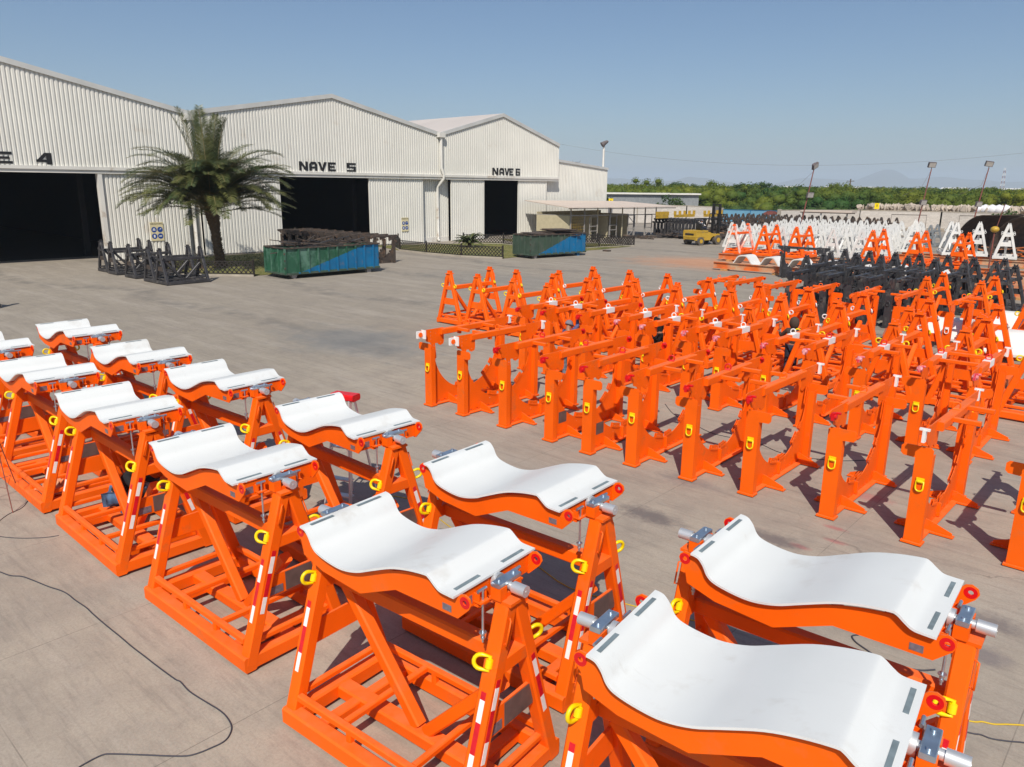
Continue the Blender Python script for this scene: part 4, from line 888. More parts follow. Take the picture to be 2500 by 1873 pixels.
# ------------------------------------------------------------------ far field of white frame stands (simpler parts)
def make_far(name, pal):
    t = thing(name, 'x', 'frame stand')
    m = MB()
    for s in (-1, 1): m.b(-1.25, 1.25, s * .648 - .075, s * .648 + .075, .03, .22); m.b(-1.1, 1.1, s * .6 - .035, s * .6 + .035, .31, .38); m.b(s * 1.175 - .075, s * 1.175 + .075, -.57, .57, .035, .215)
    m.b(-1.1, 1.1, -.11, .07, .05, .2); m.obj('base_frame', pal, t)
    for s in (-1, 1):
        m = MB()
        for sy in (-1, 1): m.bar((s * 1.18, sy * LEGBOT, .1), (s * 1.18, sy * LEGTOP, 2.03), .15, .15, up=(1, 0, 0), ch=0)
        m.b(s * 1.18 - .015, s * 1.18 + .015, -.37, .37, .81, 1.07); m.b(s * 1.18 - .07, s * 1.18 + .07, -.17, .17, 1.41, 1.57); m.b(s * 1.1, s * 1.24, -.12, .12, 2.03, 2.08); m.b(s * 1.1, s * 1.22, -.085, -.03, 2.08, 2.17); m.b(s * 1.1, s * 1.22, .03, .085, 2.08, 2.17)
        for sy in (-1, 1): m.tube([(s * 1.18, sy * (.29 + .06 + .06 * math.cos(a)), 1.56 + .07 * math.sin(a)) for a in [2 * PI * i / 8 for i in range(8)]], .018, 5, closed=True)
        m.obj('end_frame', pal, t)
    m = MB(); m.bar((-1.11, 0, 1.49), (1.11, 0, 1.49), .15, .17, ch=0); m.obj('beam', pal, t)
    m = MB(); m.bar((-.98, 0, 1.43), (.03, 0, .2), .13, .13, up=(0, 1, 0), ch=0); m.bar((1.10, 0, 1.18), (.16, 0, .2), .13, .13, up=(0, 1, 0), ch=0); m.obj('brace', pal, t)
    return t
fw = make_far('white_frame_stand', 'white_paint')
r2 = random.Random(3); first = True; row = 0
WF = 'field of white-primed frame stands'
def putW(x, y, z, rz, lab, grp, sc=None, paint=None):
    rc = {k: paint for k in ('base_frame', 'end_frame', 'beam', 'brace')} if paint else None
    return dup(fw, (x, y, z), R(rz), lab, grp, rc, sc)
rowsY = [60.6, 63.7, 66.9, 70.2, 73.6, 77.1, 80.7, 84.4, 88.2, 92.2]
for row, y in enumerate(rowsY):
    xl = -30.2 - (y - 60.6) * .235; xr = -17.6 - (y - 60.6) * .17
    if row == 0: xl = -29.0
    n = int((xr - xl) / 1.95)
    for k in range(n + 1):
        if row in (0, 1) and k in (1,): continue
        x = xl + k * 1.95 + r2.uniform(-.15, .15)
        putW(x, y + r2.uniform(-.2, .2), .0 if row > 1 else .5, 90 + r2.uniform(-3, 3), 'white frame stand in the white field, %s row from the front, %s from the left' % (ORD[row], ORD[k]), WF)
for i, (x, y, rz) in enumerate(((-18.5, 70.3, 104), (-15.5, 69.7, 112), (-13.8, 70.3, 102), (-11.6, 69.0, 100))):
    putW(x, y, .5, rz, 'white frame stand on the right-hand trestles, %s from the left' % ORD[i], 'white frame stands on the right-hand trestles', sc=(1.05, 1.1, 1.2))
for i in range(9):
    putW(-21.0 + (i % 5) * 1.9 + (i // 5) * .7, 86.5 + (i // 5) * 4, 0, 90 + r2.uniform(-6, 6), 'grey frame stand beyond the white field, %s row, %s from the left' % (('near', 'far')[i // 5], ORD[i % 5]), 'grey-painted frame stands', paint='grey_paint')
# black-framed brown stock along the far left of the field
k = 0
for j, y in enumerate((96, 99.5, 103)):
    for i in range(12):
        x = -50.0 + i * 1.75 + j * .5
        k += 1; putW(x, y, 0, 90 + r2.uniform(-8, 8), 'dark rusty frame stand in front of the blue gate, %s row, %s from the left' % (('near', 'middle', 'far')[j], ORD[i]), 'dark rusty frame stands before the gate', paint='rust_dark')
for i in range(12):
    putB(-49.4 + .47 * i, 81.2, 0, 1, 'black arch stand stored beyond the wire shelter, %s from the left' % ORD[i], 'black arch stands beyond the wire shelter', paint='black_paint')
bpy.data.objects.remove
def kill(o):
    for c in o_children(o): kill(c)
    bpy.data.objects.remove(o)
kill(bA); kill(bB); kill(fw); kill(sA)

# scrap heaps: nobody could count the pieces
def scrap(name, lab, cx, cy, lx, ly, h, n, mt, seed, cat='scrap'):
    q = random.Random(seed); m = MB()
    for i in range(n):
        x = q.uniform(-lx, lx); y = q.uniform(-ly, ly); z = h * max(0, 1 - (x / lx) ** 2) * q.random() * .9 + .05
        a = q.uniform(0, PI); L = q.uniform(.5, 1.5); e = q.uniform(-.3, .3)
        m.mi = 0 if q.random() < .8 else 1
        m.bar((x - L * math.cos(a), y - L * math.sin(a), max(.04, z - e)), (x + L * math.cos(a), y + L * math.sin(a), max(.04, z + e)), q.choice((.08, .12, .3)), q.choice((.05, .1)), ch=0)
    o = m.obj(name, mt, loc=(cx, cy, 0)); return tag(o, lab, cat, kind='stuff')
scrap('scrap_heap', 'brown heap of loose steel offcuts left of the white field', -37.5, 83, 4.5, 3.2, 1.3, 260, ['rust_dark', 'wood'], 1)
scrap('scrap_heap', 'low dark heap of plates and frames behind the forklift', -42.5, 91, 5.5, 4, 1.6, 320, ['rust_dark', 'black_paint'], 2)
scrap('scrap_heap', 'dark sheets lying in front of the arch stock beyond the wire shelter', -44.0, 78.3, 3.0, 1.6, .7, 160, ['black_paint', 'rust_dark'], 3)
scrap('scrap_heap', 'mixed rusty parts below the curved plates at the right edge', -12.0, 80, 3.6, 4, 1.0, 220, ['rust_dark', 'orange_dull'], 4)
# yellow lifting beams stacked on the dark stock
for i, (x, y, z, L) in enumerate(((-47.9, 79.0, 2.05, 2.2), (-47.4, 83.2, 2.1, 4.2), (-46.2, 88, 2.1, 4.0))):
    t = thing('yellow_lifting_beam', 'yellow lifting beam lying on top of the dark stock, %s from the left' % ORD[i], 'lifting beam', (x, y, z), R(88), 'yellow lifting beams on the dark stock')
    m = MB(); m.b(-L / 2, L / 2, -.14, .14, 0, .32 if i else .75); m.obj('beam', 'fork_yellow', t)
    for kx in range(5):
        m = MB(); x_ = -L / 2 + L * kx / 4; m.b(x_ - .05, x_ + .05, -.16, .16, .3, .75); m.obj('post', 'fork_yellow', t)

# ------------------------------------------------------------------ curved dark plates, yellow buoy on post
t = thing('curved_plate_stack', 'large dark curved steel plates leaning near the right edge, before the wall', 'steel plates', (-16.0, 80, 0), R(-30))
for k, (dx, ww) in enumerate(((0, 5.0), (3.0, 5.6))):
    pr = [(dx + .9 * k + 5.2 * (1 - math.cos(a)) * .55, 3.4 * math.sin(a) + .1) for a in [R(2 + 88 * i / 14) for i in range(15)]]
    q = sheet(pr, -ww / 2, ww / 2, .05, 1); q.obj('curved_plate', 'rust_dark', t)
t = thing('marker_post', 'post with a yellow ball top standing before the curved plates', 'post', (-11.6, 63.9, 0))
m = MB(); m.cyl((0, 0, 0), (0, 0, 2.6), .05, 8); m.cyl((0, .1, 2.6), (.35, .1, 4.6), .03, 6); m.obj('post', 'rust_pole', t)
m = MB(); m.smooth = True; bm = bmesh.new(); bmesh.ops.create_icosphere(bm, subdivisions=3, radius=.28); m.add([(v.co.x, v.co.y, v.co.z * .8 + 2.85) for v in bm.verts], [[v.index for v in f.verts] for f in bm.faces]); bm.free(); m.obj('ball', 'fork_yellow', t)

# ------------------------------------------------------------------ wire shelter (cages) by the lean-to
t = thing('wire_shelter', 'open wire-mesh shelter with a tan sheet roof right of the lean-to', 'shelter', (-49.2, 63.4, 0))
m = MB(); zf = 3.45
m.add([(.9, -1.4, zf - .05), (1.6, 18.5, zf - .15), (-6.2, 18.5, 3.75), (-7.2, 1.0, 3.95), (.9, -1.4, zf + .02), (1.6, 18.5, zf - .08), (-6.2, 18.5, 3.82), (-7.2, 1.0, 4.02)], [(0, 3, 2, 1), (4, 5, 6, 7), (0, 1, 5, 4), (1, 2, 6, 5), (2, 3, 7, 6), (3, 0, 4, 7)]); m.obj('sheet_roof', 'tan_roof', t)
m = MB(); m.bar((.7, -1.3, 3.33), (-1.8, 4.0, 3.33), .08, .08, ch=0); m.bar((.75, -.6, 3.33), (1.4, 18.3, 3.2), .08, .08, ch=0); m.obj('roof_frame', 'steel_grey', t)
for i in range(8):
    y = 16.3 * i / 7; m = MB(); m.bar((0, y, 0), (0, y, 3.35), .10, .10, ch=0); m.obj('post', 'cream' if i in (2, 4) else 'steel_grey', t)
m = MB(); m.bar((0, 0, 2.62), (0, 16.3, 2.45), .09, .09, ch=0); m.bar((0, 0, 2.62), (-4.5, 0, 2.62), .09, .09, ch=0); m.obj('rail', 'steel_grey', t)
m = MB(); m.b(-4.6, -4.5, 0, 11.5, 0, 2.9); m.b(-4.5, -.1, -.05, .0, 0, 2.6); m.obj('back_wall', 'cream', t)
for y in (4.0, 7.0, 11.0):
    m = MB(); m.b(-4.5, -.3, y - .04, y + .04, 0, 2.6); m.obj('partition', 'cream', t)
for i in range(4):
    y0 = 3.2 + 3.6 * i; m = MB()
    for yy in (y0, y0 + 1.35): m.bar((.06, yy, .05), (.06, yy, 2.45), .075, .075, ch=0)
    for zz in (.95, 1.45, 2.42): m.bar((.06, y0, zz), (.06, y0 + 1.35, zz), .06, .06, ch=0)
    if i == 2: m.bar((.06, y0, 2.4), (.06, y0 + 1.3, 1.5), .05, .05, ch=0)
    if i > 1: m.bar((.06, y0, .1), (.06, y0 + 1.3, .9), .05, .05, ch=0)
    m.obj('gate_frame', 'steel_grey', t)
m = MB()
for k in range(6): m.tube([(.02, .15 + .4 * k, .1), (.02, .15 + .2 * k, 2.6)], .012, 4)
for k in range(8): m.tube([(.02, 0, .25 + .3 * k), (.02, 2.33, .25 + .3 * k)], .012, 4)
m.obj('wire_mesh', 'fork_yellow', t)
for i, (y, h) in enumerate(((1.2, 1.5), (5.2, 1.1), (8.4, 1.6), (12.5, 1.3))):
    c = thing('gas_cylinder_rack', 'dark rack of bottles inside the wire shelter, %s from the left' % ORD[i], 'rack', (-51.6, 63.4 + y, 0), 0, 'racks inside the wire shelter')
    for q in range(4): m = MB(); m.cyl((0, -.5 + .3 * q, 0), (0, -.5 + .3 * q, h), .12, 8); m.cyl((0, -.5 + .3 * q, h), (0, -.5 + .3 * q, h + .15), .05, 6); m.obj('bottle', 'denim_dark', c)
    m = MB(); m.b(-.2, .2, -.7, .6, .9, .95); m.obj('shelf', 'rust_dark', c)
scrap('yard_clutter', 'low clutter of bars on the concrete before the wire shelter', -47.0, 73.5, 1.2, 2.2, .12, 16, ['rust_dark', 'rust_dark'], 8)
t = tag(MB().b(-.3, .3, -.22, .22, 0, .12).obj('dark_block', 'rust_dark', loc=(-39.5, 56.2, 0)), 'small dark block lying alone on the open yard beyond the smaller bin', 'block')

# ------------------------------------------------------------------ bins
def bin_(x, y, rz, wx, ly, h, endm, lab, dull):
    """near-right bottom corner at (x,y): body extends to -x (width) and +y (length)"""
    t = thing('waste_bin', lab, 'skip bin', (x, y, 0), R(rz), 'green and blue skip bins')
    z0 = .30
    m = MB(); m.b(-wx, 0, 0, ly, z0, z0 + .08); m.b(-wx + .03, -.03, .03, .07, z0, h); m.b(-wx + .03, -.03, ly - .07, ly - .03, z0, h); m.b(-wx + .02, -wx + .06, .03, ly - .03, z0, h)
    m.obj('body', endm, t)
    # long side panel, green with a blue lower-right triangle (two paints on one sheet)
    m = MB(); xx = -.03; n = 40; y0, y1 = .03, ly - .03
    def diag(yy): return min(h, max(z0 + .08, z0 + .08 + (yy - ly * .16) / (ly * (.72 if not dull else .66)) * (h - z0)))
    for i in range(n):
        a = y0 + (y1 - y0) * i / n; c = y0 + (y1 - y0) * (i + 1) / n; da, dc = diag(a), diag(c)
        m.mi = 1; m.add([(xx, a, z0), (xx, c, z0), (xx, c, dc), (xx, a, da)], [(0, 1, 2, 3)])
        m.mi = 0; m.add([(xx, a, da), (xx, c, dc), (xx, c, h), (xx, a, h)], [(0, 1, 2, 3)])
    m.mi = 0; m.b(xx - .04, xx - .01, y0, y1, z0, h); m.obj('side_panel', [endm, 'blue_bin'], t)
    nr = 10 if not dull else 9
    for i in range(1, nr):
        yy = ly * (i + .25) / nr; m = MB(); zc = diag(yy)
        m.mi = 1; m.b(-.028, .06, yy - .05, yy + .05, z0, max(zc, z0 + .02)); m.mi = 0
        if zc < h - .05: m.b(-.028, .06, yy - .05, yy + .05, zc, h)
        m.obj('rib', [endm, 'blue_bin'], t)
    for i in (1, 2): m = MB(); m.bar((-wx * i / 3, -.01, z0), (-wx * i / 3, -.01, h - .05), .10, .08, up=(1, 0, 0), ch=.01); m.obj('door_rib', endm, t)
    for xx in (-wx + .08, -.05): m = MB(); m.b(xx - .08, xx + .08, -.06, .02, z0, h); m.obj('corner_post', endm, t)
    m = MB()
    for zz in (z0 + .3, z0 + .75, z0 + 1.15): m.b(-.06, .05, -.09, -.05, zz, zz + .1)
    m.obj('hinge', 'rust_dark', t)
    m = MB(); m.bar((-wx / 2, .0, h), (-wx / 2, ly, h), .01, .01); m.b(-wx, 0, -.04, .06, h - .02, h + .06); m.b(-.05, .07, 0, ly, h - .02, h + .06); m.b(-wx, -wx + .1, 0, ly, h - .02, h + .06); m.b(-wx, 0, ly - .08, ly, h - .02, h + .06); m.obj('top_rim', 'rust_dark', t)
    m = MB(); m.b(-.02, .05, 0, ly, z0 - .05, z0 + .06); m.b(-wx, .05, -.05, .02, z0 - .05, z0 + .06); m.obj('bottom_rail', 'green_dull', t)
    for xx in (-wx + .35, -.22):
        m = MB(); m.cyl((xx - .12, .55, .17), (xx + .14, .55, .17), .17, 14); m.obj('roller', 'steel_grey', t)
        m = MB(); m.b(xx - .12, xx + .14, ly - .95, ly - .65, 0, .32); m.obj('skid', 'blue_bin' if dull else 'steel_grey', t)
    return t
bin_(-40.32, 24.75, -2.0, 2.50, 6.75, 1.80, 'green_bin', 'large green skip bin with a blue triangle on its long side, right of the palm', False)
bin_(-39.2, 45.6, -7.5, 2.15, 6.1, 1.80, 'green_dull', 'smaller faded green skip bin with a blue lower corner, before the right warehouse', True)
q = random.Random(5)
t = thing('steel_offcuts', 'tangle of dark bars and bent frames heaped in the large bin', 'scrap load', (-41.6, 28.0, 1.2), R(-2))
for i in range(46):
    m = MB(); y = q.uniform(-2.4, 2.6); a = q.uniform(-.5, .5) + PI / 2; L = q.uniform(.5, 1.5); z = .35 + q.random() * (.75 - abs(y) * .16); e = q.uniform(-.3, .3); x = q.uniform(-.8, .8)
    m.bar((x - L * math.cos(a), y - L * math.sin(a), z - e), (x + L * math.cos(a), y + L * math.sin(a), z + e), q.choice((.05, .08, .16)), .05, ch=0); m.obj('steel_bar', 'rust_dark' if i % 3 else 'black_paint', t)
m = MB(); m.b(-1.0, .9, -1.0, 2.9, .1, .42); m.obj('heap_core', 'rust_dark', t)
t = thing('steel_sheets', 'stack of flat brown sheets filling the smaller bin', 'scrap load', (-39.9, 48.7, 1.55), R(-7.5))
for i in range(9):
    m = MB(); a = q.uniform(-.15, .15); m.box((q.uniform(-.2, .2), q.uniform(-.6, 1.6) if i > 3 else 0, .14 + .055 * i), (1.7, 4.9 if i < 4 else 2.6, .045), rot=Euler((q.uniform(-.03, .03), q.uniform(-.03, .03), a)).to_matrix()); m.obj('sheet', 'rust_dark' if i % 2 else 'wood' if i == 7 else 'rust_dark', t)

# ------------------------------------------------------------------ lawns, lattice fences, kerbs
def lawn(pts, lab):
    m = MB(); n = len(pts); c = Vector((sum(p[0] for p in pts) / n, sum(p[1] for p in pts) / n, 0))
    m.plate(pts, [], (0, 0, .03), (1, 0, 0), (0, 1, 0), .05); tag(m.obj('lawn', 'grass'), kind='structure')
    q = random.Random(11); m = MB(); xs = [p[0] for p in pts]; ys = [p[1] for p in pts]; cnt = 0
    def inside(x, y):
        r = False
        for i in range(n):
            a, b_ = pts[i], pts[i - 1]
            if (a[1] > y) != (b_[1] > y) and x < (b_[0] - a[0]) * (y - a[1]) / (b_[1] - a[1]) + a[0]: r = not r
        return r
    while cnt < 5200:
        x = q.uniform(min(xs), max(xs)); y = q.uniform(min(ys), max(ys))
        if inside(x, y):
            a = q.uniform(0, PI); h = q.uniform(.03, .08); w = .03; dx, dy = w * math.cos(a), w * math.sin(a); ex = q.uniform(-.05, .05)
            m.add([(x - dx, y - dy, .05), (x + dx, y + dy, .05), (x + ex, y + ex, .05 + h)], [(0, 1, 2)]); cnt += 1
        
    tag(m.obj('grass_blades', 'grass'), lab, 'grass', kind='stuff')
lawn([(-57.0, 26.8), (-54, 22.4), (-50.5, 21.6), (-46.9, 21.1), (-43.3, 24.3), (-43.3, 32), (-46, 34), (-57.0, 34.2)], 'patchy grass round the foot of the palm')
lawn([(-57.2, 44.6), (-52.0, 43.1), (-47.5, 43.0), (-44.2, 43.0), (-40.9, 44.3), (-41.5, 52), (-49, 56.5), (-53.5, 55.6), (-54.2, 52)], 'dry yellowish grass around the cycad')
lawn([(-56.6, 60.5), (-45.5, 55.0), (-41.4, 53.5), (-41.0, 57), (-41.4, 63.2), (-44, 63), (-50, 62.2)], 'strip of grass behind the lattice fence right of the smaller bin')
def kerbline(P, lab):
    m = MB()
    for a, c in zip(P, P[1:]): m.bar((a[0], a[1], .05), (c[0], c[1], .05), .16, .12, ch=.01)
    tag(m.obj('kerb', 'concrete'), kind='structure')
def lattice(P, lab, h=.92):
    t = thing('lattice_fence', lab, 'lattice fence', (P[0][0], P[0][1], 0), 0, 'low black lattice fences round the lawns'); o = Vector((P[0][0], P[0][1], 0))
    kerbline(P, lab)
    for a, c in zip(P, P[1:]):
        a = Vector((*a, 0)) - o; c = Vector((*c, 0)) - o; L = (c - a).length; d = (c - a) / L; k = max(1, round(L / 3.4)); L1 = L / k
        for s in range(k):
            p = a + d * L1 * s; m = MB(); z0 = .17; hh = h - .2
            for zz in (z0, z0 + hh): m.bar(p + Vector((0, 0, zz)), p + d * L1 + Vector((0, 0, zz)), .035, .05, ch=0)
            st = .29; n = int(L1 / st) + 4
            for i in range(-4, n):
                for sg in (1, -1):
                    x0 = i * st; x1 = x0 + hh
                    if sg < 0: q0, q1 = (x1, 0), (x0, hh)
                    else: q0, q1 = (x0, 0), (x1, hh)
                    # clip
                    (xa, za), (xb, zb) = q0, q1
                    if xa > xb: xa, za, xb, zb = xb, zb, xa, za
                    if xb <= 0 or xa >= L1: continue
                    if xa < 0: za += (0 - xa) / (xb - xa) * (zb - za); xa = 0
                    if xb > L1: zb = za + (L1 - xa) / (xb - xa) * (zb - za); xb = L1
                    if xb - xa < .02: continue
                    m.bar(p + d * xa + Vector((0, 0, z0 + za)), p + d * xb + Vector((0, 0, z0 + zb)), .018, .058, ch=0)
            m.obj('lattice_panel', 'fence_black', t)
            for pp in ([p] if s or True else []):
                m = MB(); m.bar(pp, pp + Vector((0, 0, h + .10)), .11, .11, ch=.015); m.cyl(pp + Vector((0, 0, h + .10)), pp + Vector((0, 0, h + .17)), .05, 8, .02); m.obj('fence_post', 'fence_black', t)
    pp = Vector((*P[-1], 0)) - o; m = MB(); m.bar(pp, pp + Vector((0, 0, h + .10)), .11, .11, ch=.015); m.obj('fence_post', 'fence_black', t)
lattice([(-54.3, 22.3), (-50.5, 21.5), (-46.9, 21.1), (-43.1, 24.2)], 'low black lattice fence in front of the palm, ending at the large bin')
lattice([(-57.4, 47.4), (-54.6, 44.6), (-52.0, 43.1), (-48.2, 42.75), (-44.25, 42.95), (-40.9, 44.2)], 'long low black lattice fence curving before the cycad lawn to the smaller bin')
lattice([(-54.5, 53.2), (-51.0, 55.2), (-46.5, 53.8)], 'short black lattice fence beside the narrow door of the right warehouse')
lattice([(-42.6, 54.8), (-42.3, 58.9), (-41.35, 63.3), (-45.5, 63.0), (-49.6, 59.5)], 'black lattice fence enclosing the grass right of the smaller bin')

# ------------------------------------------------------------------ date palm
def frond(m, base, az, el, L, droop, q, roll=0):
    n = 20; P = []; p = Vector(base); e = el
    for i in range(n + 1):
        P.append(p.copy()); d = Vector((math.cos(az) * math.cos(e), math.sin(az) * math.cos(e), math.sin(e))); p += d * L / n; e -= droop / n * (0.4 + 1.5 * i / n)
    for i in range(n):
        m.mi = 1; w = .045 * (1 - i / n) + .010
        m.bar(P[i], P[i + 1], w, w * .7, ch=0)
    m.mi = 0
    K = 96
    for k in range(K):
        t = .24 + .76 * k / K; f = t * n; i = min(int(f), n - 1); c = P[i].lerp(P[i + 1], f - i); d = (P[i + 1] - P[i]).normalized()
        sd = d.cross(Vector((0, 0, 1))); sd = sd.normalized() if sd.length > .05 else Vector((math.sin(az), -math.cos(az), 0)); up = sd.cross(d)
        ll = (.62 * math.sin(PI * min(1, .12 + t * .86)) ** .6 + .10) * (L / 4.6) * q.uniform(.85, 1.1)
        for s in (-1, 1):
            dr = (sd * s * .80 + d * .75 + up * q.uniform(.12, .5) + Vector((0, 0, -.18))).normalized(); tip = c + dr * ll + Vector((0, 0, -.12 * ll)); wv = d.cross(dr).cross(dr).normalized() * .0165
            mid = c + dr * ll * .5
            m.add([c - wv * .6, c + wv * .6, mid + wv, mid - wv, tip], [(0, 1, 2, 3), (3, 2, 4)])
t = thing('date_palm', 'tall feather palm with a broad drooping crown before the warehouses', 'palm', (-49.55, 25.45, 0))
q = random.Random(21); cb = Vector((-.15, -.25, 3.7))
m = MB(); m.smooth = True; path = []; rr_ = []
NN = 44
for i in range(NN + 1):
    s = i / NN; path.append((cb.x * s ** .8, cb.y * s ** 1.1, 3.75 * s)); rr_.append((.33 - .10 * s + (.08 if s < .08 else 0) + (.26 * max(0, s - .62) / .38)) * (1 + (.07 if i % 2 else -.05)))
m.tube(path, rr_, 18); tr = m.obj('trunk', 'trunk', t)
m = MB()
for i in range(230):
    s = q.random() ** .8; a = q.uniform(0, 2 * PI); c = Vector((cb.x * s ** .8, cb.y * s ** 1.1, 3.75 * s)); r0 = (.31 - .09 * s + .26 * max(0, s - .62) / .38); d = Vector((math.cos(a), math.sin(a), 0))
    p0 = c + d * r0 * .85; p1 = c + d * (r0 + .10) + Vector((0, 0, .16)); m.bar(p0, p1, .15, .035, ch=0, w1=.05, h1=.015)
m.obj('leaf_scars', 'trunk', tr)
m = MB(); NF = 165
for i in range(NF):
    g = i / NF; az = i * 2.39996 + q.uniform(-.2, .2)
    if g < .055: el = R(q.uniform(72, 86)); L = q.uniform(5.9, 6.8); dr = R(q.uniform(8, 26))
    elif g < .42: el = R(q.uniform(50, 76)); L = q.uniform(5.6, 6.6); dr = R(q.uniform(66, 100))
    elif g < .80: el = R(q.uniform(28, 52)); L = q.uniform(5.3, 6.1); dr = R(q.uniform(52, 86))
    else: el = R(q.uniform(12, 30)); L = q.uniform(4.8, 5.5); dr = R(q.uniform(30, 52))
    frond(m, cb + Vector((math.cos(az) * .18, math.sin(az) * .18, q.uniform(-.2, .45))), az, el, L, dr, q)
m.obj('crown', ['frond', 'frond_stem'], t)
# cycad
t = thing('cycad', 'small feathery cycad on the grass before the right warehouse', 'cycad', (-50.6, 50.2, 0)); m = MB(); q = random.Random(4)
for i in range(40):
    az = i * 2.4; el = R(q.uniform(20, 70)); frond(m, (0, 0, .3), az, el, q.uniform(1.3, 1.75), R(q.uniform(50, 80)), q)
m.obj('leaves', ['agave', 'frond_stem'], t)
m = MB(); m.cyl((0, 0, 0), (0, 0, .4), .22, 10, .18); m.obj('stem', 'trunk', t)

# ------------------------------------------------------------------ forklift
t = thing('forklift', 'yellow forklift seen from behind, driver on its seat, beyond the bins', 'forklift', (-38.0, 70.6, 0), R(-14))
t.scale = (1.22, 1.2, 1.12)
m = MB(); m.plate([(-1.55, .42), (-1.62, .75), (-1.55, 1.05), (-1.35, 1.18), (.1, 1.12), (.35, .95), (1.25, .95), (1.3, .45), (.95, .42), (.85, .62), (.55, .78), (.25, .62), (.15, .42)], [], (0, 0, 0), (0, 1, 0), (0, 0, 1), 1.35); m.b(-.70, .70, -1.60, -.55, .70, 1.20); m.b(-.72, .72, -1.55, -.2, 1.16, 1.28); m.obj('chassis', 'fork_yellow', t)
m = MB(); m.b(-.45, .45, -1.64, -1.60, .88, 1.02); m.b(-.5, .5, -1.58, -1.50, .35, .48); m.obj('rear_grille', 'black', t)
for sx in (-1, 1):
    for y, r in ((-1.05, .36), (1.0, .42)):
        m = MB(); m.cyl((sx * .48, y, r), (sx * .80, y, r), r, 20); m.mi = 1; m.cyl((sx * .79, y, r), (sx * .815, y, r), r * .5, 14); m.obj('wheel', ['rubber', 'fork_yellow'], t)
m = MB()
for sx in (-1, 1): m.bar((sx * .52, -.75, 1.2), (sx * .48, -.55, 2.25), .07, .07, ch=0); m.bar((sx * .55, 1.0, .95), (sx * .48, .65, 2.25), .07, .07, ch=0)
for k in range(8): m.bar((-.5, -.55 + 1.2 * k / 7, 2.27), (.5, -.55 + 1.2 * k / 7, 2.27), .04, .04, ch=0)
for sx in (-1, 1): m.bar((sx * .5, -.6, 2.27), (sx * .5, .7, 2.27), .06, .06, ch=0)
m.obj('overhead_guard', 'black', t)
m = MB()
for sx in (-1, 1): m.bar((sx * .38, 1.45, .2), (sx * .38, 1.45, 3.55), .12, .14, ch=0); m.bar((sx * .27, 1.45, .3), (sx * .27, 1.45, 3.5), .07, .1, ch=0)
m.bar((-.4, 1.45, 3.5), (.4, 1.45, 3.5), .08, .08, ch=0); m.bar((-.4, 1.45, 2.3), (.4, 1.45, 2.3), .08, .08, ch=0)
m.obj('mast', 'black', t)
m = MB()
for zz in (1.75, 2.15, 2.65): m.bar((-.85, 1.62, zz), (.85, 1.62, zz), .06, .07, ch=0)
for x in (-.85, -.4, 0, .4, .85): m.bar((x, 1.62, 1.75), (x, 1.62, 2.65), .05, .05, ch=0)
for x in (-.4, .4): m.b(x - .06, x + .06, 1.62, 2.8, 1.62, 1.67)
m.obj('fork_carriage', 'black', t)
m = MB(); m.b(-.28, .28, -.55, 0, 1.28, 1.42); m.b(-.28, .28, -.62, -.5, 1.4, 1.85); m.obj('seat', 'black', t)

# ------------------------------------------------------------------ perimeter wall, gate, low building behind
def wall(P, lab, name='perimeter_wall', mt='block_wall'):
    t = thing(name, lab, 'wall', (P[0][0], P[0][1], 0)); o = Vector((P[0][0], P[0][1], 0)); m = MB(); mp = MB()
    for a, c in zip(P, P[1:]):
        A = Vector((a[0], a[1], 0)) - o; C = Vector((c[0], c[1], 0)) - o; d = (C - A).normalized(); nn = Vector((-d.y, d.x, 0)) * .1
        m.add([A - nn, C - nn, C - nn + Vector((0, 0, c[2])), A - nn + Vector((0, 0, a[2])), A + nn, C + nn, C + nn + Vector((0, 0, c[2])), A + nn + Vector((0, 0, a[2]))], [(0, 1, 2, 3), (5, 4, 7, 6), (3, 2, 6, 7), (1, 5, 6, 2), (0, 3, 7, 4)])
        L = (C - A).length; k = max(1, int(L / 6))
        for i in range(k + 1): p = A + d * L * i / k; h = a[2] + (c[2] - a[2]) * i / k; mp.bar(p, p + Vector((0, 0, h + .02)), .3, .26, ch=0)
        mp.bar(A + Vector((0, 0, a[2])), C + Vector((0, 0, c[2])), .26, .12, ch=0)
    m.obj('blockwork', mt, t); mp.obj('pillars', 'concrete', t); return t
def bw():  # block joints on the wall paint
    mm = M['block_wall']; n = mm.node_tree.nodes; l = mm.node_tree.links; b = n['Principled BSDF']
    geo = n.new('ShaderNodeNewGeometry'); sp = n.new('ShaderNodeSeparateXYZ'); l.new(geo.outputs['Position'], sp.inputs[0])
    ad = n.new('ShaderNodeMath'); ad.operation = 'ADD'; l.new(sp.outputs[0], ad.inputs[0]); l.new(sp.outputs[1], ad.inputs[1]); cb = n.new('ShaderNodeCombineXYZ'); l.new(ad.outputs[0], cb.inputs[0]); l.new(sp.outputs[2], cb.inputs[1])
    br = n.new('ShaderNodeTexBrick'); br.inputs['Scale'].default_value = 1.0; br.inputs['Brick Width'].default_value = .55; br.inputs['Row Height'].default_value = .22; br.inputs['Mortar Size'].default_value = .012
    br.inputs['Color1'].default_value = (.56, .52, .475, 1); br.inputs['Color2'].default_value = (.48, .445, .405, 1); br.inputs['Mortar'].default_value = (.34, .31, .28, 1)
    l.new(cb.outputs[0], br.inputs['Vector']); l.new(br.outputs['Color'], b.inputs['Base Color'])
bw()
wall([(-75.0, 101.0, 2.75), (-63.5, 112.0, 2.70), (-59.0, 113.2, 2.60), (-55.5, 108.6, 2.5)], 'grey block wall left of the pale blue gate')
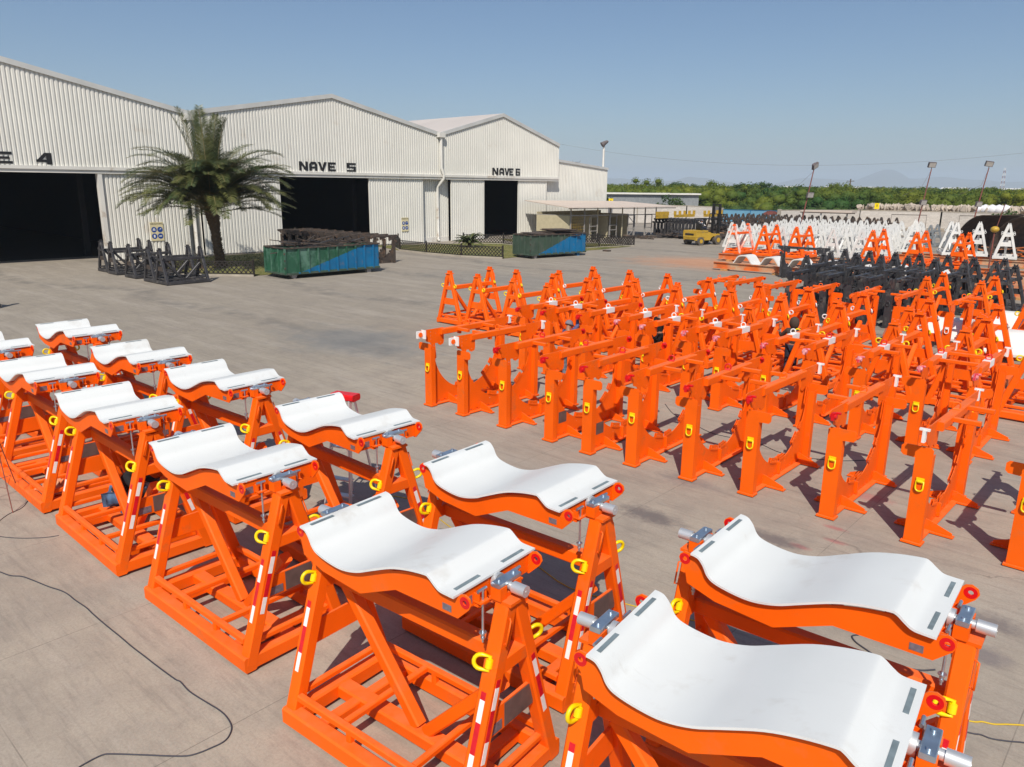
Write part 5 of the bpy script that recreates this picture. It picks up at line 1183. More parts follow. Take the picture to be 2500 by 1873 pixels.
wall([(-46.9, 109.2, 2.5), (-40.5, 123.5, 2.45), (-30.5, 128.6, 2.42), (-21.9, 129.2, 2.40)], 'grey block wall right of the pale blue gate, running to the right edge')
t = thing('yard_gate', 'pale blue sheet-metal gate in the block wall, rust patch at its upper right', 'gate', (-55.3, 108.4, 0))
g1 = Vector((8.3, .9, 0)); gd = g1.normalized()
for i in range(2):
    a = gd * (i * g1.length / 2 + .05); c = gd * ((i + 1) * g1.length / 2 - .03); m = MB(); m.bar(a + Vector((0, 0, 1.27)), c + Vector((0, 0, 1.27)), .05, 2.3, ch=0); m.obj('gate_leaf', 'gate_blue', t)
m = MB(); m.bar(Vector((0, -.06, 1.3)), g1 + Vector((0, -.06, 1.3)), .05, .05, ch=0); m.bar(Vector((0, -.06, 2.42)), g1 + Vector((0, -.06, 2.42)), .05, .06, ch=0); m.bar(gd * 4.2 + Vector((0, -.08, .2)), gd * 4.2 + Vector((0, -.08, 2.4)), .08, .06, ch=0); m.obj('gate_bars', 'blue_bin', t)
m = MB(); qq = random.Random(2)
for i in range(5): m.plate([(qq.uniform(.25, .5) * math.cos(a) + 6.5 + i * .35, qq.uniform(.15, .4) * math.sin(a) + 1.95 + .1 * (i % 3)) for a in [2 * PI * k / 9 for k in range(9)]], [], (0, -.04 - .004 * i, 0), gd, (0, 0, 1), .003)
m.obj('rust_patch', 'rust_pole', t)
for p, lab in (((-55.6, 108.5), 'left concrete pier of the pale blue gate'), ((-46.95, 109.25), 'right concrete pier of the pale blue gate')):
    tag(MB().bar((0, 0, 0), (0, 0, 2.65), .45, .45, ch=.02).obj('gate_pier', 'concrete', loc=(*p, 0)), lab, 'pier', 'concrete piers of the gate')
t = thing('low_building', 'long low grey building with a white roof edge just right of the lean-to', 'building', (-84, 112, 0), R(38))
m = MB(); m.b(-14, 20, 0, 10, 0, 4.3); m.obj('wall', 'grey_paint', t); m = MB(); m.b(-14.3, 20.3, -.5, 10.4, 4.3, 4.55); m.obj('roof_edge', 'trim', t)
t = thing('canopy', 'flat timber-edged canopy on posts before the wall, amid the white field', 'canopy', (-40.6, 102.3, 0), R(5))
m = MB(); m.b(-.2, 6.2, -1, 1.6, 2.60, 2.82); m.obj('roof', 'tan_roof', t)
for x in (.1, 2.4, 5.6): m = MB(); m.bar((x, -.8, 0), (x, -.8, 2.55), .14, .14, ch=0); m.obj('post', 'steel_grey' if x != 2.4 else 'white_paint', t)
m = MB(); m.bar((-.2, -1.05, 2.56), (6.6, -1.05, 2.56), .12, .12, ch=0); m.obj('edge_beam', 'rust_dark', t)
for x, y, d in ((-35.5, 122, 'left'), (-27.5, 126, 'right')):
    t = thing('pipe_goal', 'thin brown pipe frame like a goal before the wall, %s one' % d, 'pipe frame', (x, y, 0), R(20), 'thin pipe frames before the wall')
    m = MB(); m.tube([(0, 0, 0), (0, 0, 2.0), (4.6, 0, 2.0), (4.6, 0, 0)], .05, 5); m.obj('frame', 'rust_dark', t)
for p, lab in (((-71.5, 102.3, 3.3), 'small yellow sign on the wall left of the gate'), ((-40.0, 129.5, 3.0), 'small yellow sign above the wall right of the gate')):
    t = thing('yellow_sign', lab, 'sign', (*p[:2], 0), R(35), 'yellow signs along the wall'); m = MB(); m.b(-.35, .35, -.02, .02, p[2] - .45, p[2] + .45); m.obj('board', 'yellow', t)
    m = MB(); m.b(-.06, .06, -.026, -.021, p[2] - .1, p[2] + .25); m.obj('mark', 'black', t); m = MB(); m.bar((0, .04, 0), (0, .04, p[2] - .4), .06, .04, ch=0); m.obj('post', 'steel_grey', t)

# floodlight poles
def pole(x, y, h, hl, dtop, lab, tilt):
    t = thing('floodlight_pole', lab, 'light pole', (x, y, 0), R(42), 'rusty floodlight poles')
    m = MB(); top = Vector((tilt, 0, h)); m.tube([(0, 0, 0), top * (hl / h), top], [.075, .07, .055], 8); m.obj('pole', 'rust_pole', t)
    def flood(p, rx, s=1.0):
        rt = Euler(rx).to_matrix(); m = MB(); m.box(p, (.72 * s, .22 * s, .5 * s), rot=rt); m.box(p + rt @ Vector((0, .16 * s, .05 * s)), (.4 * s, .14 * s, .3 * s), rot=rt); m.mi = 1; m.box(p + rt @ Vector((0, -.113 * s, 0)), (.62 * s, .01, .42 * s), rot=rt); m.obj('floodlight', ['lamp_grey', 'lamp_glass'], t)
    flood(top + Vector((.12 * dtop, 0, .45)), (R(20), R(-25 * dtop), R(30 * dtop)), 1.15)
    m = MB(); m.tube([top + Vector((0, 0, -.05)), top + Vector((.1 * dtop, 0, .25))], .04, 6); m.obj('bracket', 'black', t)
    flood(top * (hl / h) + Vector((.15 if dtop > 0 else -.1, -.25, .1)), (R(15), 0, R(15)), 1.1)
    m = MB(); m.tube([top * .98, top * .8 + Vector((-dtop * .9 - .6, 0, -.3)), Vector((-1.8, .3, h * .62))], .012, 4); m.obj('stay_wire', 'lamp_grey', t)
pole(-34.6, 86.1, 7.5, 4.75, 1, 'rusty floodlight pole left of the others, in front of the wall beside the white field', 1.0)
pole(-25.5, 97.0, 7.8, 4.05, 0, 'middle rusty floodlight pole rising over the white field', .9)
pole(-21.1, 102.3, 8.0, 3.9, -.3, 'right-hand rusty floodlight pole, tallest lamp of the three', 1.1)
# far mast, power line, utility pole
t = thing('radio_mast', 'distant red and white lattice mast on the horizon at right', 'mast', (-217 * 2.6, 1196.6 * 2.6, 0))
for i in range(9):
    m = MB(); z0 = 4 + i * 8.5; w0 = 6 - i * .45; w1 = 6 - (i + 1) * .45
    for sx in (-1, 1):
        for sy in (-1, 1): m.bar((sx * w0, sy * w0, z0), (sx * w1, sy * w1, z0 + 8.5), 1.0, 1.0, ch=0)
    m.bar((-w0, -w0, z0), (w1, -w1, z0 + 8.5), .7, .7, ch=0); m.bar((w0, w0, z0), (-w1, -w1, z0 + 8.5), .7, .7, ch=0); m.obj('lattice_section', 'rust_pole' if i % 2 else 'white_paint', t)
t = thing('utility_pole', 'slender grey utility pole standing in the thicket', 'utility pole', (-69, 201, 0)); m = MB(); m.cyl((0, 0, 0), (0, 0, 8.0), .16, 6); m.obj('pole', 'bark', t); m = MB(); m.b(-.9, .9, -.08, .08, 7.4, 7.55); m.obj('crossarm', 'bark', t)
t = thing('power_line', 'thin overhead power line sagging across the sky over the thicket', 'power line', (0, 0, 0))
def sag(a, c, s, n=24): return [(a[0] + (c[0] - a[0]) * i / n, a[1] + (c[1] - a[1]) * i / n, a[2] + (c[2] - a[2]) * i / n - s * 4 * (i / n) * (1 - i / n)) for i in range(n + 1)]
m = MB(); m.tube(sag((-262, 300, 29), (-32, 372, 24), 11), .045, 4); m.obj('wire', 'lamp_grey', t)
for p, lab in (((-262, 300), 'tall pole far behind the warehouses carrying the power line'), ((-32, 372), 'tall pole beyond the right edge carrying the power line')):
    t = thing('line_pole', lab, 'utility pole', (*p, 0)); m = MB(); m.cyl((0, 0, 0), (0, 0, 29), .25, 6, .15); m.obj('pole', 'bark', t); m = MB(); m.b(-1.2, 1.2, -.1, .1, 26.4, 26.6); m.obj('crossarm', 'bark', t)
# bird
t = tag(MB().add([(-.1, 0, 0), (.55, .02, .05), (.9, 0, .0), (.55, -.08, -.03)], [(0, 1, 2, 3)]).add([(.3, 0, .0), (.5, 1.0, .12), (.62, 0, 0)], [(0, 1, 2)]).add([(.3, 0, .0), (.5, -1.0, .14), (.62, 0, 0)], [(0, 2, 1)]).obj('bird', 'black_cloth', loc=(-33, 140, 53.5)), 'tiny dark bird gliding high at the upper right', 'bird')

# ------------------------------------------------------------------ thicket behind the wall (reads as one mass)
def lump(m, c, r, q):
    rt = Euler((q.uniform(0, 6), q.uniform(0, 6), q.uniform(0, 6))).to_matrix()
    m.smooth = True; m.add([(c[0] + v.x * r * k, c[1] + v.y * r * k, c[2] + v.z * r * k * .8) for v, k in ((rt @ w, q.uniform(.75, 1.15)) for w in ico2[0])], ico2[1]); m.smooth = False
bm = bmesh.new(); bmesh.ops.create_icosphere(bm, subdivisions=2, radius=1); ico2 = ([v.co.copy() for v in bm.verts], [[v.index for v in f.verts] for f in bm.faces]); bm.free()
def clump(m, c, r, n, q, sz=.30, flat=.8, shell=False):
    for i in range(n):
        d = Vector((q.gauss(0, 1), q.gauss(0, 1), q.gauss(0, 1))).normalized(); rr = r * (q.uniform(.62, 1.12) if shell else q.random() ** .35)
        p = Vector(c) + Vector((d.x * rr, d.y * rr, d.z * rr * flat)); a = Vector((q.gauss(0, 1), q.gauss(0, 1), q.gauss(0, 1) + .9)).normalized(); u = a.orthogonal().normalized(); v = a.cross(u); s = sz * q.uniform(.5, 1.25)
        m.add([p - u * s, p + v * s * .55, p + u * s, p - v * s * .55], [(0, 1, 2, 3)])
q = random.Random(17)
# bearing-wise placement over a real field 125-420 m deep, in world X/Y
def field_pt(d, th): return (-d * math.sin(th), d * math.cos(th))
m = MB()
for k in range(1050):
    d = 146 + 250 * q.random() ** 1.7; th = q.uniform(R(5), R(40))
    x, y = field_pt(d, th)
    if x < -95 - (y - 100) * .15 and y < 150: continue
    lift = .006 * max(0, math.degrees(th) - 12)
    h = min(q.uniform(4.3, 6.4) + (d - 144) * .010, 5.3 + d * .0035 + q.uniform(-.3, .5)) * (1 + lift * .35); r = q.uniform(1.8, 3.2); s = .17 + (d - 144) * .0010
    nb = 5
    for j in range(nb):
        rr = r * q.uniform(.45, .75); c = (x + q.gauss(0, r * .7), y + q.gauss(0, r * .6), h - rr * .9 - q.random() * 1.6)
        lump(m, c, rr * .62, q); clump(m, c, rr * 1.1, 150 if d < 180 else 95 if d < 220 else 55, q, s * .85, shell=True)
tag(m.obj('thicket', 'thicket'), 'dense green mesquite thicket filling the land behind the block wall', 'thicket', kind='stuff')
m = MB()
for k in range(150):
    d = q.uniform(142, 149); th = q.uniform(R(5), R(34)); x, y = field_pt(d, th); rr = q.uniform(1.1, 2.0); lump(m, (x, y, 1.7), rr * .6, q); clump(m, (x, y, 1.7), rr, 200, q, .15, shell=True)
tag(m.obj('undergrowth', 'thicket2'), 'lower grey-green scrub just over the wall', 'scrub', kind='stuff')
TP = [(176, 32.8, 8.1), (182, 30.4, 7.2), (190, 27.9, 7.5), (200, 24.3, 7.4), (205, 19.6, 7.4), (178, 15.6, 6.5), (190, 11.1, 6.5), (172, 26.2, 7.0), (210, 8.8, 6.6), (186, 22.4, 7.0), (186, 17.6, 6.6), (188, 13.3, 6.3)]
for i, (d, a, h) in enumerate(TP):
    x, y = field_pt(d, R(a)); t = thing('mesquite_tree', 'dark green tree top standing above the thicket line, %s counted by build from the left' % ORD[i], 'tree', (x, y, 0), 0, 'taller trees rising above the thicket')
    m = MB(); m.tube([(0, 0, 0), (.2, .1, h * .3), (-.1, .2, h * .6)], [.3, .22, .1], 7)
    for k in range(5): az = q.uniform(0, 6.28); m.tube([(.1, .1, h * .35), (math.cos(az) * h * .25, math.sin(az) * h * .25, h * .7)], [.12, .04], 5)
    m.obj('trunk', 'bark', t)
    m = MB()
    for j in range(16):
        rr = h * q.uniform(.10, .17); c = (q.gauss(0, h * .22), q.gauss(0, h * .22), h * q.uniform(.5, .88)); lump(m, c, rr * .5, q); clump(m, c, rr, 160, q, .15)
    m.obj('crown', 'thicket2' if i % 2 else 'thicket', t)
order = sorted(range(len(TP)), key=lambda i: -TP[i][1])
trees = [o for o in COL.objects if o.name.startswith('mesquite_tree')]
for rank, i in enumerate(order): trees[i]['label'] = 'taller dark tree rising above the thicket line, %s counted from the left' % ORD[rank]
# right edge bush
t = thing('edge_bush', 'dusty olive bush at the right edge beyond the curved plates', 'bush', (-15.5, 108, 0)); m = MB()
for j in range(26): clump(m, (q.gauss(0, 2.6), q.gauss(0, 2.0), q.uniform(.5, 3.2)), q.uniform(.7, 1.2), 110, q, .2)
m.obj('foliage', 'thicket2', t); m = MB(); m.tube([(0, 0, 0), (.3, 0, 2)], [.12, .05], 6); m.obj('stem', 'bark', t)
for i, (x, y, s) in enumerate(((-79.0, 110.5, 1.5), (-70.2, 117.5, 1.4))):
    t = thing('wall_bush', 'feathery bush against the grey wall beyond the wire shelter roof, %s one' % ('left', 'right')[i], 'bush', (x, y, 0), 0, 'bushes against the far grey wall'); m = MB()
    for j in range(9): clump(m, (q.gauss(0, 1.1), q.gauss(0, 1.0), q.uniform(1.8, 4.2)), s * .7, 120, q, .2)
    m.obj('foliage', 'thicket2', t); m = MB(); m.tube([(0, 0, 0), (.2, 0, 3)], [.1, .05], 6); m.obj('stem', 'bark', t)
# rubble over the wall, bulk bags
m = MB(); bm = bmesh.new(); bmesh.ops.create_icosphere(bm, subdivisions=1, radius=1); ico = ([v.co.copy() for v in bm.verts], [[v.index for v in f.verts] for f in bm.faces]); bm.free()
for k in range(420):
    th = q.choice((q.gauss(R(16.9), R(.8)), q.gauss(R(15.2), R(.5)), q.gauss(R(12.6), R(.8)), q.gauss(R(9.3), R(.4)))); d = q.uniform(136, 140); x, y = field_pt(d, th); s = q.uniform(.15, .55)
    m.add([(x + v.x * s, y + v.y * s, 2.3 + q.random() * .9 + v.z * s * .7) for v in ico[0]], ico[1])
for k in range(4):
    th = (R(16.9), R(15.2), R(12.6), R(9.3))[k]; x, y = field_pt(139, th); m.add([(x + v.x * 4.0, y + v.y * 2, 1.0 + v.z * 2.0) for v in ico[0]], ico[1])
tag(m.obj('rubble_bank', 'rock'), 'bank of pale rubble showing over the top of the wall', 'rubble', kind='stuff')
for i in range(5):
    x, y = field_pt(137, R(11.35 - .36 * i)); m = MB(); m.smooth = True
    m.add([(v.x * 1.1 * (1 + .2 * v.z), v.y * 1.0, 2.75 + v.z * .8) for v in ico[0]], ico[1]); tag(m.obj('bulk_bag', 'white_bag', loc=(x, y, 0)), 'white bulk bag above the wall near the right edge, %s from the left' % ORD[i], 'bulk bag', 'white bulk bags above the wall')
# far roofs
for i, (th, d, w) in enumerate(((22.64, 620, 3), (20.1, 640, 3), (18.05, 640, 8), (12.84, 650, 7), (9.87, 700, 4), (8.8, 700, 9))):
    x, y = field_pt(d, R(th)); t = thing('far_shed', 'tiny white roof on the horizon beyond the thicket, %s from the left' % ORD[i], 'shed', (x, y, 0), 0, 'white roofs on the horizon'); m = MB(); m.b(-w, w, -6, 6, 0, 6.6); m.obj('wall', 'white_paint', t); m = MB(); m.add([(-w - 1, -7, 6.5), (w + 1, -7, 6.5), (w + 1, 0, 7.5), (-w - 1, 0, 7.5), (w + 1, 7, 6.5), (-w - 1, 7, 6.5)], [(0, 1, 2, 3), (3, 2, 4, 5)]); m.obj('roof', 'white_paint', t)
# hills
def hills(cx, cy, L, Hs, name='hills', seed=1):
    q = random.Random(seed); n = 90; m = MB(); m.smooth = True; az = math.atan2(-cx, cy); tx = Vector((math.cos(az), math.sin(az), 0)); ty = Vector((-math.sin(az), math.cos(az), 0)); vs = []
    for j in range(5):
        for i in range(n + 1):
            u_ = i / n; h = 0
            for k, (c, w, hh) in enumerate(Hs): h = max(h, hh * math.exp(-((u_ - c) / w) ** 2))
            h *= (1 + .08 * math.sin(u_ * 47 + seed) + .05 * math.sin(u_ * 101)); h *= (0, .55, 1, .5, 0)[j]
            p = Vector((cx, cy, 0)) + tx * (u_ - .5) * L + ty * (j - 2) * 500; vs.append((p.x, p.y, h - 3))
    m.add(vs, [(j * (n + 1) + i, j * (n + 1) + i + 1, (j + 1) * (n + 1) + i + 1, (j + 1) * (n + 1) + i) for j in range(4) for i in range(n)])
    tag(m.obj(name, 'hill'), kind='structure')
M['hill'] = mat('dry_hill', (0.12, 0.12, 0.08), 0.95, var=0.15, vscale=0.002)
x, y = field_pt(9000, R(17)); hills(x, y, 7200, [(.50, .045, 200), (.42, .09, 118), (.58, .09, 140), (.70, .10, 105), (.30, .1, 60)], seed=2)
x, y = field_pt(8600, R(31.5)); hills(x, y, 3600, [(.38, .16, 104), (.60, .14, 112)], seed=5)

# ------------------------------------------------------------------ people
def skinned(name, joints, bones, mt, parent, sub=2, root=0):
    """joints: list of (pos, rx, ry); bones: index pairs"""
    me = bpy.data.meshes.new(name); me.from_pydata([j[0] for j in joints], bones, []); o = bpy.data.objects.new(name, me); COL.objects.link(o)
    md = o.modifiers.new('s', 'SKIN'); md.use_smooth_shade = True; md2 = o.modifiers.new('d', 'SUBSURF'); md2.levels = sub; md2.render_levels = sub
    for i, j in enumerate(joints):
        sv = me.skin_vertices[0].data[i]; sv.radius = (j[1], j[2]); sv.use_root = (i == root)
    bpy.context.view_layer.update(); dg = bpy.context.evaluated_depsgraph_get(); nm = bpy.data.meshes.new_from_object(o.evaluated_get(dg))
    bpy.data.objects.remove(o); nm.materials.clear(); nm.materials.append(M[mt])
    for p in nm.polygons: p.use_smooth = True
    o = bpy.data.objects.new(name, nm); COL.objects.link(o); o.parent = parent; return o
def person(name, lab, loc, rz, J, mats, cap=None, hood=False):
    """J: dict of joint positions (local, facing +y)"""
    t = thing('person', lab, 'person', loc, rz); V_ = lambda k: Vector(J[k])
    pel, chest, neck, head = V_('pelvis'), V_('chest'), V_('neck'), V_('head'); hd = (head - neck).normalized()
    fwd = Vector(J.get('face', (0, 1, 0))).normalized()
    js = [(pel, .12, .10), (pel.lerp(chest, .5), .12, .10), (chest, .14, .10), (neck, .06, .06), (head - hd * .07, .075, .08), (head + hd * .03, .088, .098), (head + hd * .10, .06, .07), (head + fwd * .10 - hd * .03, .022, .022)]
    bs = [(0, 1), (1, 2), (2, 3), (3, 4), (4, 5), (5, 6), (5, 7)]
    fingers = []
    for s in 'lr':
        sh, el, wr = V_('sh_' + s), V_('el_' + s), V_('wr_' + s); k = len(js); hv = (wr - el).normalized(); palm = wr + hv * .08
        js += [(sh, .06, .06), (el, .043, .043), (wr, .028, .024), (palm, .038, .020)]; bs += [(2, k), (k, k + 1), (k + 1, k + 2), (k + 2, k + 3)]
        sd = hv.cross(fwd); sd = sd.normalized() if sd.length > .1 else Vector((1, 0, 0)); cu = sd.cross(hv)
        for fi in range(4):
            b0 = palm + sd * (.030 - .020 * fi) + hv * .0; L = (.060, .072, .068, .052)[fi]; b1 = b0 + hv * L * .6 + cu * .008; b2 = b1 + hv * L * .35 + cu * .022; k2 = len(js)
            js += [(b0, .010, .010), (b1, .0088, .0088), (b2, .0075, .0075)]; bs += [(k + 3, k2), (k2, k2 + 1), (k2 + 1, k2 + 2)]
        th = wr + hv * .04 + sd * .035; k2 = len(js); js += [(th, .012, .012), (th + sd * .022 + hv * .03, .0095, .0095)]; bs += [(k + 3, k2), (k2, k2 + 1)]
    for s in 'lr':
        hp, kn, an = V_('hip_' + s), V_('kn_' + s), V_('an_' + s); k = len(js); toe = an + Vector(J.get('toe_' + s, (0, .17, -.03)))
        js += [(hp, .085, .085), (kn, .055, .055), (an, .038, .038), (toe, .035, .025)]; bs += [(0, k), (k, k + 1), (k + 1, k + 2), (k + 2, k + 3)]
    body = skinned('body', js, bs, 'skin', t, 1)
    # clothes: slightly larger shells
    js = [(pel + Vector((0, 0, .02)), .165, .125), (pel.lerp(chest, .5), .165, .125), (chest, .19, .125), (chest.lerp(neck, .75), .09, .085)]; bs = [(0, 1), (1, 2), (2, 3)]
    for s in 'lr':
        sh, el, wr = V_('sh_' + s), V_('el_' + s), V_('wr_' + s); k = len(js)
        js += [(sh, .08, .08), (sh.lerp(el, .5), .068, .068), (el, .060, .060), (el.lerp(wr, .85), .045, .045)]; bs += [(2, k), (k, k + 1), (k + 1, k + 2), (k + 2, k + 3)]
    skinned('shirt', js, bs, mats[0], t, 2)
    js = [(pel, .165, .130)]; bs = []
    for s in 'lr':
        hp, kn, an = V_('hip_' + s), V_('kn_' + s), V_('an_' + s); k = len(js)
        js += [(hp, .115, .115), (hp.lerp(kn, .55), .098, .098), (kn, .078, .078), (kn.lerp(an, .5), .075, .075), (an + (kn - an) * .06, .062, .062)]; bs += [(0, k), (k, k + 1), (k + 1, k + 2), (k + 2, k + 3), (k + 3, k + 4)]
    skinned('trousers', js, bs, mats[1], t, 2)
    for s in 'lr':
        an = V_('an_' + s); toe = an + Vector(J.get('toe_' + s, (0, .17, -.03))); skinned('boot', [(an + Vector((0, 0, .02)), .052, .052), (an + Vector((0, 0, -.045)), .05, .045), (an.lerp(toe, .6) + Vector((0, 0, -.03)), .045, .038), (toe + Vector((0, 0, -.015)), .045, .032)], [(0, 1), (1, 2), (2, 3)], 'boot', t, 1)
    def shell(nm, c, sx, sy, sz, mt, par, cut=-2.0):
        z = hd; y = (fwd - z * fwd.dot(z)).normalized(); x = y.cross(z); m = MB(); m.smooth = True; bm = bmesh.new(); bmesh.ops.create_icosphere(bm, subdivisions=3, radius=1)
        m.add([c + x * v.co.x * sx + y * v.co.y * sy + z * max(v.co.z, cut) * sz for v in bm.verts], [[w.index for w in f.verts] for f in bm.faces]); bm.free(); m.smooth = False
        return m, x, y, z
    if cap:
        c = head + hd * .035 - fwd * .012; m, x, y, z = shell('cap', c, .112, .128, .125, cap, t, -.15)
        m.add([c + y * (.10 + .10 * k) + x * .08 * j * (1 - .3 * k) + z * (.0 - .02 * k + dz_) for dz_ in (0, .012) for k in (0, 1) for j in (-1, 0, 1)], [(0, 1, 4, 3), (1, 2, 5, 4), (6, 9, 10, 7), (7, 10, 11, 8), (3, 4, 10, 9), (4, 5, 11, 10), (0, 3, 9, 6), (2, 8, 11, 5)]); m.obj('cap', cap, t)
    if hood:
        c = head + hd * .01 - fwd * .03; m, x, y, z = shell('hood', c, .145, .150, .19, mats[0], t); m.obj('hood', mats[0], t)
    # eyes, brow and hair under the cap
    m = MB(); sdv = fwd.cross(hd).normalized()
    for s in (-1, 1): c = head + fwd * .093 + sdv * .032 * s + hd * .01; m.cyl(c - fwd * .004, c + fwd * .004, .011, 8)
    m.cyl(head + fwd * .085 - hd * .062 - sdv * .022, head + fwd * .085 - hd * .062 + sdv * .022, .006, 6); m.obj('eyes_and_mouth', 'black', body)
    return t
stand = dict(pelvis=(0, 0, .95), chest=(0, 0, 1.32), neck=(0, 0, 1.48), head=(0, .02, 1.62), sh_l=(-.19, 0, 1.42), sh_r=(.19, 0, 1.42), el_l=(-.26, .05, 1.13), el_r=(.26, .05, 1.13), wr_l=(-.24, .18, .92), wr_r=(.24, .18, .92), hip_l=(-.10, 0, .90), hip_r=(.10, 0, .90), kn_l=(-.11, .03, .49), kn_r=(.11, .03, .49), an_l=(-.12, 0, .09), an_r=(.12, 0, .09))
J = dict(stand); J.update(sh_r=(.19, .03, 1.46), el_r=(.30, .12, 1.62), wr_r=(.14, .24, 1.83), sh_l=(-.17, .02, 1.42), el_l=(-.22, .18, 1.25), wr_l=(-.12, .36, 1.38), head=(-.01, .05, 1.61), face=(0, 1, .1))
person('p1', 'person in a grey cap and violet-blue shirt reaching up to tape a red lug', (-13.42, 17.30, 0), R(-15), J, ('shirt_blue', 'jeans_grey'), cap='cap_grey')
J = dict(stand); J.update(el_l=(-.30, .16, 1.22), wr_l=(-.30, .40, 1.30), el_r=(.28, .12, 1.16), wr_r=(.18, .36, 1.12), head=(0, .03, 1.63))
w2 = person('p2', 'person in a brown hooded top with pale ornate back print, holding a spray gun', (-8.80, 22.3, 0), R(38), J, ('hoodie', 'denim_dark'), hood=True)
m = MB(); q = random.Random(6)
for k in range(26):
    a = q.uniform(0, 2 * PI); r0 = q.uniform(.02, .11); c = (.05 + r0 * math.cos(a), 1.24 + r0 * 1.1 * math.sin(a)); rr_ = q.uniform(.012, .028)
    m.tube([(c[0] + rr_ * math.cos(b_), -.133 - .012 * math.sin(b_), c[1] + rr_ * math.sin(b_)) for b_ in [2 * PI * i / 8 for i in range(8)]], .0045, 4, closed=True)
m.obj('back_print', 'hoodie_print', w2)
t = thing('spray_gun', 'spray gun with a copper-coloured paint cup held by the brown-hooded painter', 'spray gun', (-9.27, 22.45, 1.36), R(38))
m = MB(); m.cyl((0, 0, .06), (0, 0, .17), .055, 14); m.cyl((0, 0, .17), (0, 0, .185), .062, 14); m.cyl((0, 0, .0), (0, 0, .06), .02, 8); m.obj('cup', 'copper', t)
m = MB(); m.bar((0, -.06, 0), (0, .12, 0), .03, .04); m.bar((0, -.04, -.01), (0, -.06, -.12), .03, .035); m.obj('gun_body', 'alu', t)
J = dict(stand); J.update(head=(0, .05, 1.60), el_l=(-.3, .12, 1.2), wr_l=(-.2, .32, 1.18))
person('p3', 'person all in black with a white cap, standing between the orange frame stands', (-12.68, 21.1, 0), R(-20), J, ('black_cloth', 'black_cloth'), cap='cap_grey')
# crouching inside the stand
J = dict(pelvis=(0, -.12, .42), chest=(0, .16, .72), neck=(0, .26, .84), head=(0, .34, .95), sh_l=(-.19, .18, .78), sh_r=(.19, .18, .78), el_l=(-.27, .36, .58), el_r=(.27, .38, .58), wr_l=(-.2, .58, .50), wr_r=(.2, .60, .52), hip_l=(-.11, -.10, .40), hip_r=(.11, -.10, .40), kn_l=(-.2, .33, .46), kn_r=(.2, .33, .42), an_l=(-.2, .02, .09), an_r=(.2, .0, .09), face=(0, 1, -.3))
person('p4', 'person crouching in dark clothes and blue jeans inside the frame of a saddle stand', (-12.85, 4.50, 0), R(-40), J, ('black_cloth', 'denim'), cap='black_cloth')
# forklift driver
J = dict(stand); dz = Vector((0, 0, -.12))
J.update(pelvis=(0, -.3, 1.50), chest=(0, -.32, 1.84), neck=(0, -.3, 1.99), head=(0, -.27, 2.11), sh_l=(-.18, -.3, 1.93), sh_r=(.18, -.3, 1.93), el_l=(-.25, -.1, 1.68), el_r=(.25, -.1, 1.68), wr_l=(-.15, .15, 1.70), wr_r=(.15, .15, 1.70), hip_l=(-.1, -.25, 1.48), hip_r=(.1, -.25, 1.48), kn_l=(-.13, .2, 1.50), kn_r=(.13, .2, 1.50), an_l=(-.13, .35, 1.1), an_r=(.13, .35, 1.1))
person('p5', 'person with a grey cap and pale shirt driving the yellow forklift', (-38.0, 70.6, .18), R(-14), J, ('white_bag', 'denim_dark'), cap='cap_grey')

# ------------------------------------------------------------------ stepladder, tripod legs, cords, small things
t = thing('stepladder', 'aluminium stepladder with a red plastic top behind the second row of saddle stands', 'stepladder', (-10.45, 7.15, 0), R(20))
t.scale = (.87, .87, .87)
m = MB()
for s in (-1, 1): m.bar((s * .30, -.05, 0), (s * .16, .30, 2.25), .03, .085, up=(0, 1, 0), ch=0)
m.obj('front_rails', 'alu', t)
m = MB()
for s in (-1, 1): m.bar((s * .30, .95, 0), (s * .16, .45, 2.22), .025, .05, up=(0, 1, 0), ch=0)
m.bar((-.25, .8, .55), (.25, .8, .55), .02, .04, ch=0); m.bar((-.2, .62, 1.3), (.2, .62, 1.3), .02, .04, ch=0); m.obj('rear_rails', 'alu', t)
for i in range(6):
    m = MB(); z = .33 + .32 * i; w = .30 - .14 * z / 2.25; m.b(-w, w, -.05 + .35 * z / 2.25 - .02, .10 + .35 * z / 2.25 - .02, z - .012, z + .012); m.obj('step', 'alu', t)
m = MB(); m.bar((-.26, .38, 2.28), (.26, .38, 2.28), .28, .13, ch=.03); m.obj('top_cap', 'red', t)
t = tag(MB().box((0, 0, 0), (.10, .35, .05), rz=.3).obj('red_tray', 'red', loc=(-10.3, 8.0, 1.45)), 'flat red tray beside the stepladder', 'tray')
t = thing('wire_tripod', 'thin rusty tripod of bent rod at the left edge on bare concrete', 'tripod', (-14.9, 3.3, 0))
m = MB()
for p in ((.47, -.02), (-.5, .35), (-.3, -.5)): m.tube([(p[0], p[1], 0), (p[0] * .15, p[1] * .15, 1.25)], .009, 5)
m.tube([(.30, -.01, .4), (-.33, .22, .4), (-.2, -.33, .4)], .006, 4, closed=True); m.obj('legs', 'rust_pole', t)
